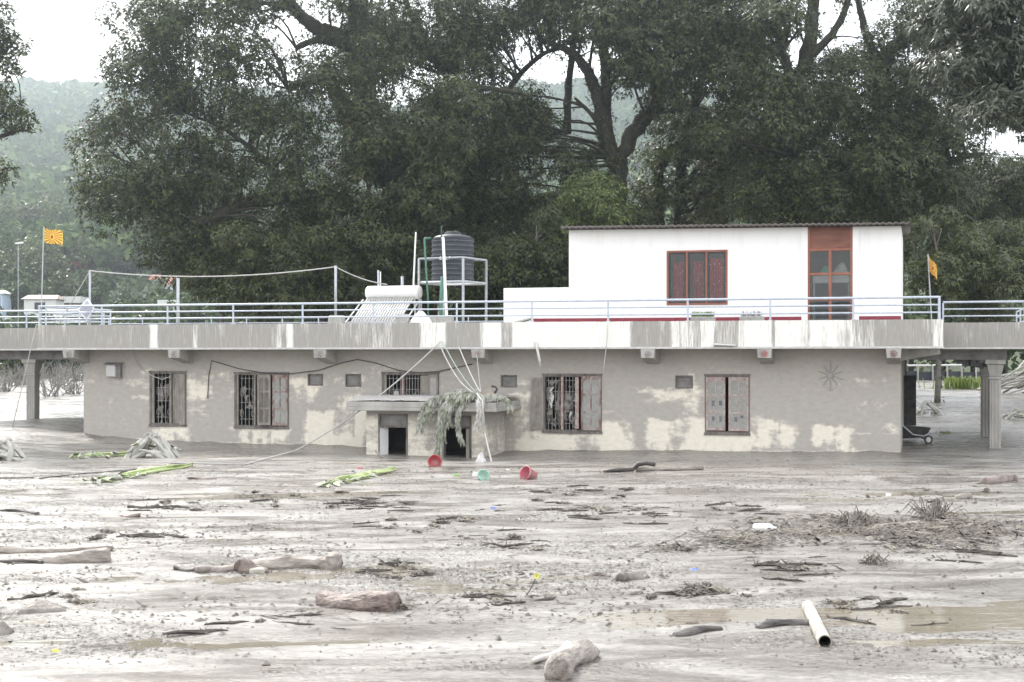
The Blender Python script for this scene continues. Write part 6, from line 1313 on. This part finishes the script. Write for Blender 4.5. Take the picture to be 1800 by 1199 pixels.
def scatter(me, px, py, L, name, label, cat, group, yaw):
    g = GP(px, py); o = bpy.data.objects.new(name, me); link(o); o.location = (g.x, g.y, g.z - .004); o.rotation_euler = (0, 0, yaw); o.scale = (L, L * q.uniform(.6, 1), L * q.uniform(.6, 1)); tagit(o, label, cat, group)
# clusters read off the photograph
for (px, py, n, sx, sy, where) in [(640, 885, 16, 70, 14, 'between the shorter banana stalks and the knobbly log'), (300, 888, 10, 60, 10, 'by the dark stick upstream of the pale logs'), (1120, 900, 10, 90, 16, 'between the straight pale log and the straw heap'), (880, 960, 10, 80, 12, 'on the rippled flat before the pink bucket'), (1050, 870, 10, 90, 20, 'near the crooked root'), (1300, 900, 8, 90, 20, 'upstream of the white bottle'), (690, 1005, 10, 50, 10, 'beside the knobbly log'), (1220, 1040, 10, 90, 12, 'around the brown clod'), (1640, 960, 14, 110, 20, 'below the bristling root tuft'), (1420, 1000, 10, 100, 22, 'around the small pale root tuft'), (880, 1055, 5, 60, 8, 'by the yellow flower stalk'), (240, 940, 6, 60, 8, 'above the short log stub'), (1700, 870, 8, 70, 15, 'around the short grey stump'), (1550, 1080, 7, 120, 25, 'near the hollow pipe'), (420, 1090, 6, 160, 25, 'around the red-brown trunk section'), (760, 930, 10, 130, 18, 'between the annex and the flower stalk'), (960, 900, 10, 120, 22, 'between the blue scrap and the straw heap'), (120, 1050, 4, 90, 12, 'by the low brown mound'), (480, 870, 7, 80, 10, 'between the two heaps of banana stalks')]:
    for k in range(int(n * 1.5)):
        x = q.gauss(px, sx * .6); y = max(812, q.gauss(py, sy * .6))
        if q.random() < .55: scatter(SM[q.randint(0, 5)], x, y, q.uniform(.2, .62), 'drift_stick', 'small dark drift stick ' + where, 'stick', 'drift sticks ' + where, q.gauss(.1, .45))
        else: scatter(WM[q.randint(0, 5)], x, y, q.uniform(.25, .6), 'leaf_wad', 'little wad of dead leaves ' + where, 'leaf wad', 'leaf wads ' + where, q.uniform(0, 6.28))
# straw heap and fine litter: nobody could count these
def litter(name, pts, L, W, mt, seed, rise=.06, yaw=.7):
    rng = np.random.default_rng(seed); n = len(pts); x, y = pts[:, 0], pts[:, 1]; an = rng.normal(.1, yaw, n); l = L * np.exp(rng.normal(-.35, .6, n)) * .5; w_ = W * np.exp(rng.normal(-.2, .5, n)); z = G(x, y) + rise * rng.random(n) ** 2; el = rng.normal(0, .25, n)
    dx, dy, dz = np.cos(an) * l, np.sin(an) * l, np.sin(el) * l; sx, sy = -np.sin(an) * w_, np.cos(an) * w_
    A = np.stack([x - dx, y - dy, z - dz], 1); Bq = np.stack([x + dx, y + dy, z + dz], 1); up = np.stack([0 * x, 0 * x, w_ * .75], 1); sd_ = np.stack([sx, sy, 0 * x], 1); mid = (A + Bq) / 2
    v = np.stack([A, mid - sd_, Bq, mid + sd_, mid + up], 1).reshape(-1, 3); b = np.arange(n) * 5
    f = np.concatenate([np.stack([b + i, b + j, b + 4], 1) for i, j in ((0, 1), (1, 2), (2, 3), (3, 0))]); o = npmesh(name, v, f, M[mt]); struct(o, 'stuff'); return o
rng = np.random.default_rng(19)
def gpn(px, py, n, sx, sy):
    c = GP(px, py); ly = abs(GP(px, py - sy).y - GP(px, py + sy).y) / 2; lx = sx / FP * c.y; return np.stack([rng.normal(c.x, lx * .5, n), rng.normal(c.y, ly * .5, n)], 1)
st_ = np.concatenate([gpn(1290, 950, 1000, 70, 16), gpn(1380, 940, 1300, 120, 18), gpn(1450, 918, 800, 130, 10), gpn(1560, 938, 900, 130, 14), gpn(1720, 930, 1700, 130, 18), gpn(1640, 950, 500, 120, 14), gpn(1180, 965, 160, 60, 8)])
kk = rng.random(len(st_)) < .25 + 1.3 * sst(.4, .6, fbm(st_[:, 0] * 1.3, st_[:, 1] * 1.3, 95, 3)); st_ = st_[kk]; h_ = rng.random(len(st_)) < .5
o = litter('straw_litter', st_[h_], .17, .013, 'straw', 3, .09); o['label'] = 'tangled heap of muddy straw and twigs washed across the flat'; o['category'] = 'straw'
o = litter('twig_litter', st_[~h_], .2, .02, 'stick', 6, .07); o['label'] = 'dark twigs and bark scraps mixed into the straw heap'; o['category'] = 'twigs'
n = 6500; yv = np.exp(rng.uniform(np.log(14), np.log(36), n)); xv = rng.uniform(-.37, .37, n) * yv; k = rng.random(n) < .04 + 1.1 * sst(.5, .75, fbm(xv * .3, yv * .6, 81, 3)); pts = np.concatenate([np.stack([xv[k], yv[k]], 1)] + [gpn(a_, b_, 70, 110, 16) for a_, b_ in [(640, 885), (300, 888), (1120, 900), (880, 960), (1050, 870), (1300, 900), (690, 1005), (1220, 1040), (1640, 970), (1420, 1000), (240, 940), (1700, 880), (760, 930), (960, 905), (480, 870), (420, 930), (560, 960), (900, 1000), (1100, 985), (150, 1010)]])
o = litter('fine_litter', pts, .10, .014, 'stick', 4, .015, .5); o['label'] = 'dark flecks of twig and leaf strewn all over the wet mud'; o['category'] = 'litter'
n = 24000; yv = np.exp(rng.uniform(np.log(12), np.log(33), n)); xv = rng.uniform(-.37, .37, n) * yv; k = rng.random(n) < .12 + 1.1 * sst(.5, .66, fbm(xv * .16, yv * .3, 31, 3)); pts = np.stack([xv[k], yv[k]], 1)
o = litter('mud_grit', pts, .05, .014, 'grit', 5, .008); o['label'] = 'gritty crumbs of mud covering the rough streaks'; o['category'] = 'grit'
# loose cables on the mud
for (a, b, r, lab) in [((0, 841), (60, 840), .014, 'short end of black hose on the bright mud'), ((70, 842), (240, 826), .016, 'black hose lying along the mud toward the banana stalks')]:
    A, Bv = GP(*a), GP(*b); pts = [A.lerp(Bv, t / 8) for t in range(9)]
    for p_ in pts: p_.z = g1(p_.x, p_.y) + .01; p_.y += .03 * math.sin(p_.x * 2)
    poly('ground_hose', [tuple(p_) for p_ in pts], r, 'cable', lab, 'hose', 'W', n=6)

# ------------------------------------------------------------------ haze: closed box of air round the camera and the whole scene
hzb = MB().box(-720, 720, -40, 1120, -3.5, 200); hm = bpy.data.materials.new('pale_haze'); hm.use_nodes = True; n = hm.node_tree.nodes; n.remove(n['Principled BSDF'])
pv = n.new('ShaderNodeVolumePrincipled'); pv.inputs['Color'].default_value = (.80, .91, 1, 1); pv.inputs['Density'].default_value = .0006; pv.inputs['Anisotropy'].default_value = .78
hm.node_tree.links.new(pv.outputs[0], n['Material Output'].inputs['Volume'])
hzo = hzb.build('haze', hm, base=(0, 0, 0)); hzo['kind'] = 'stuff'
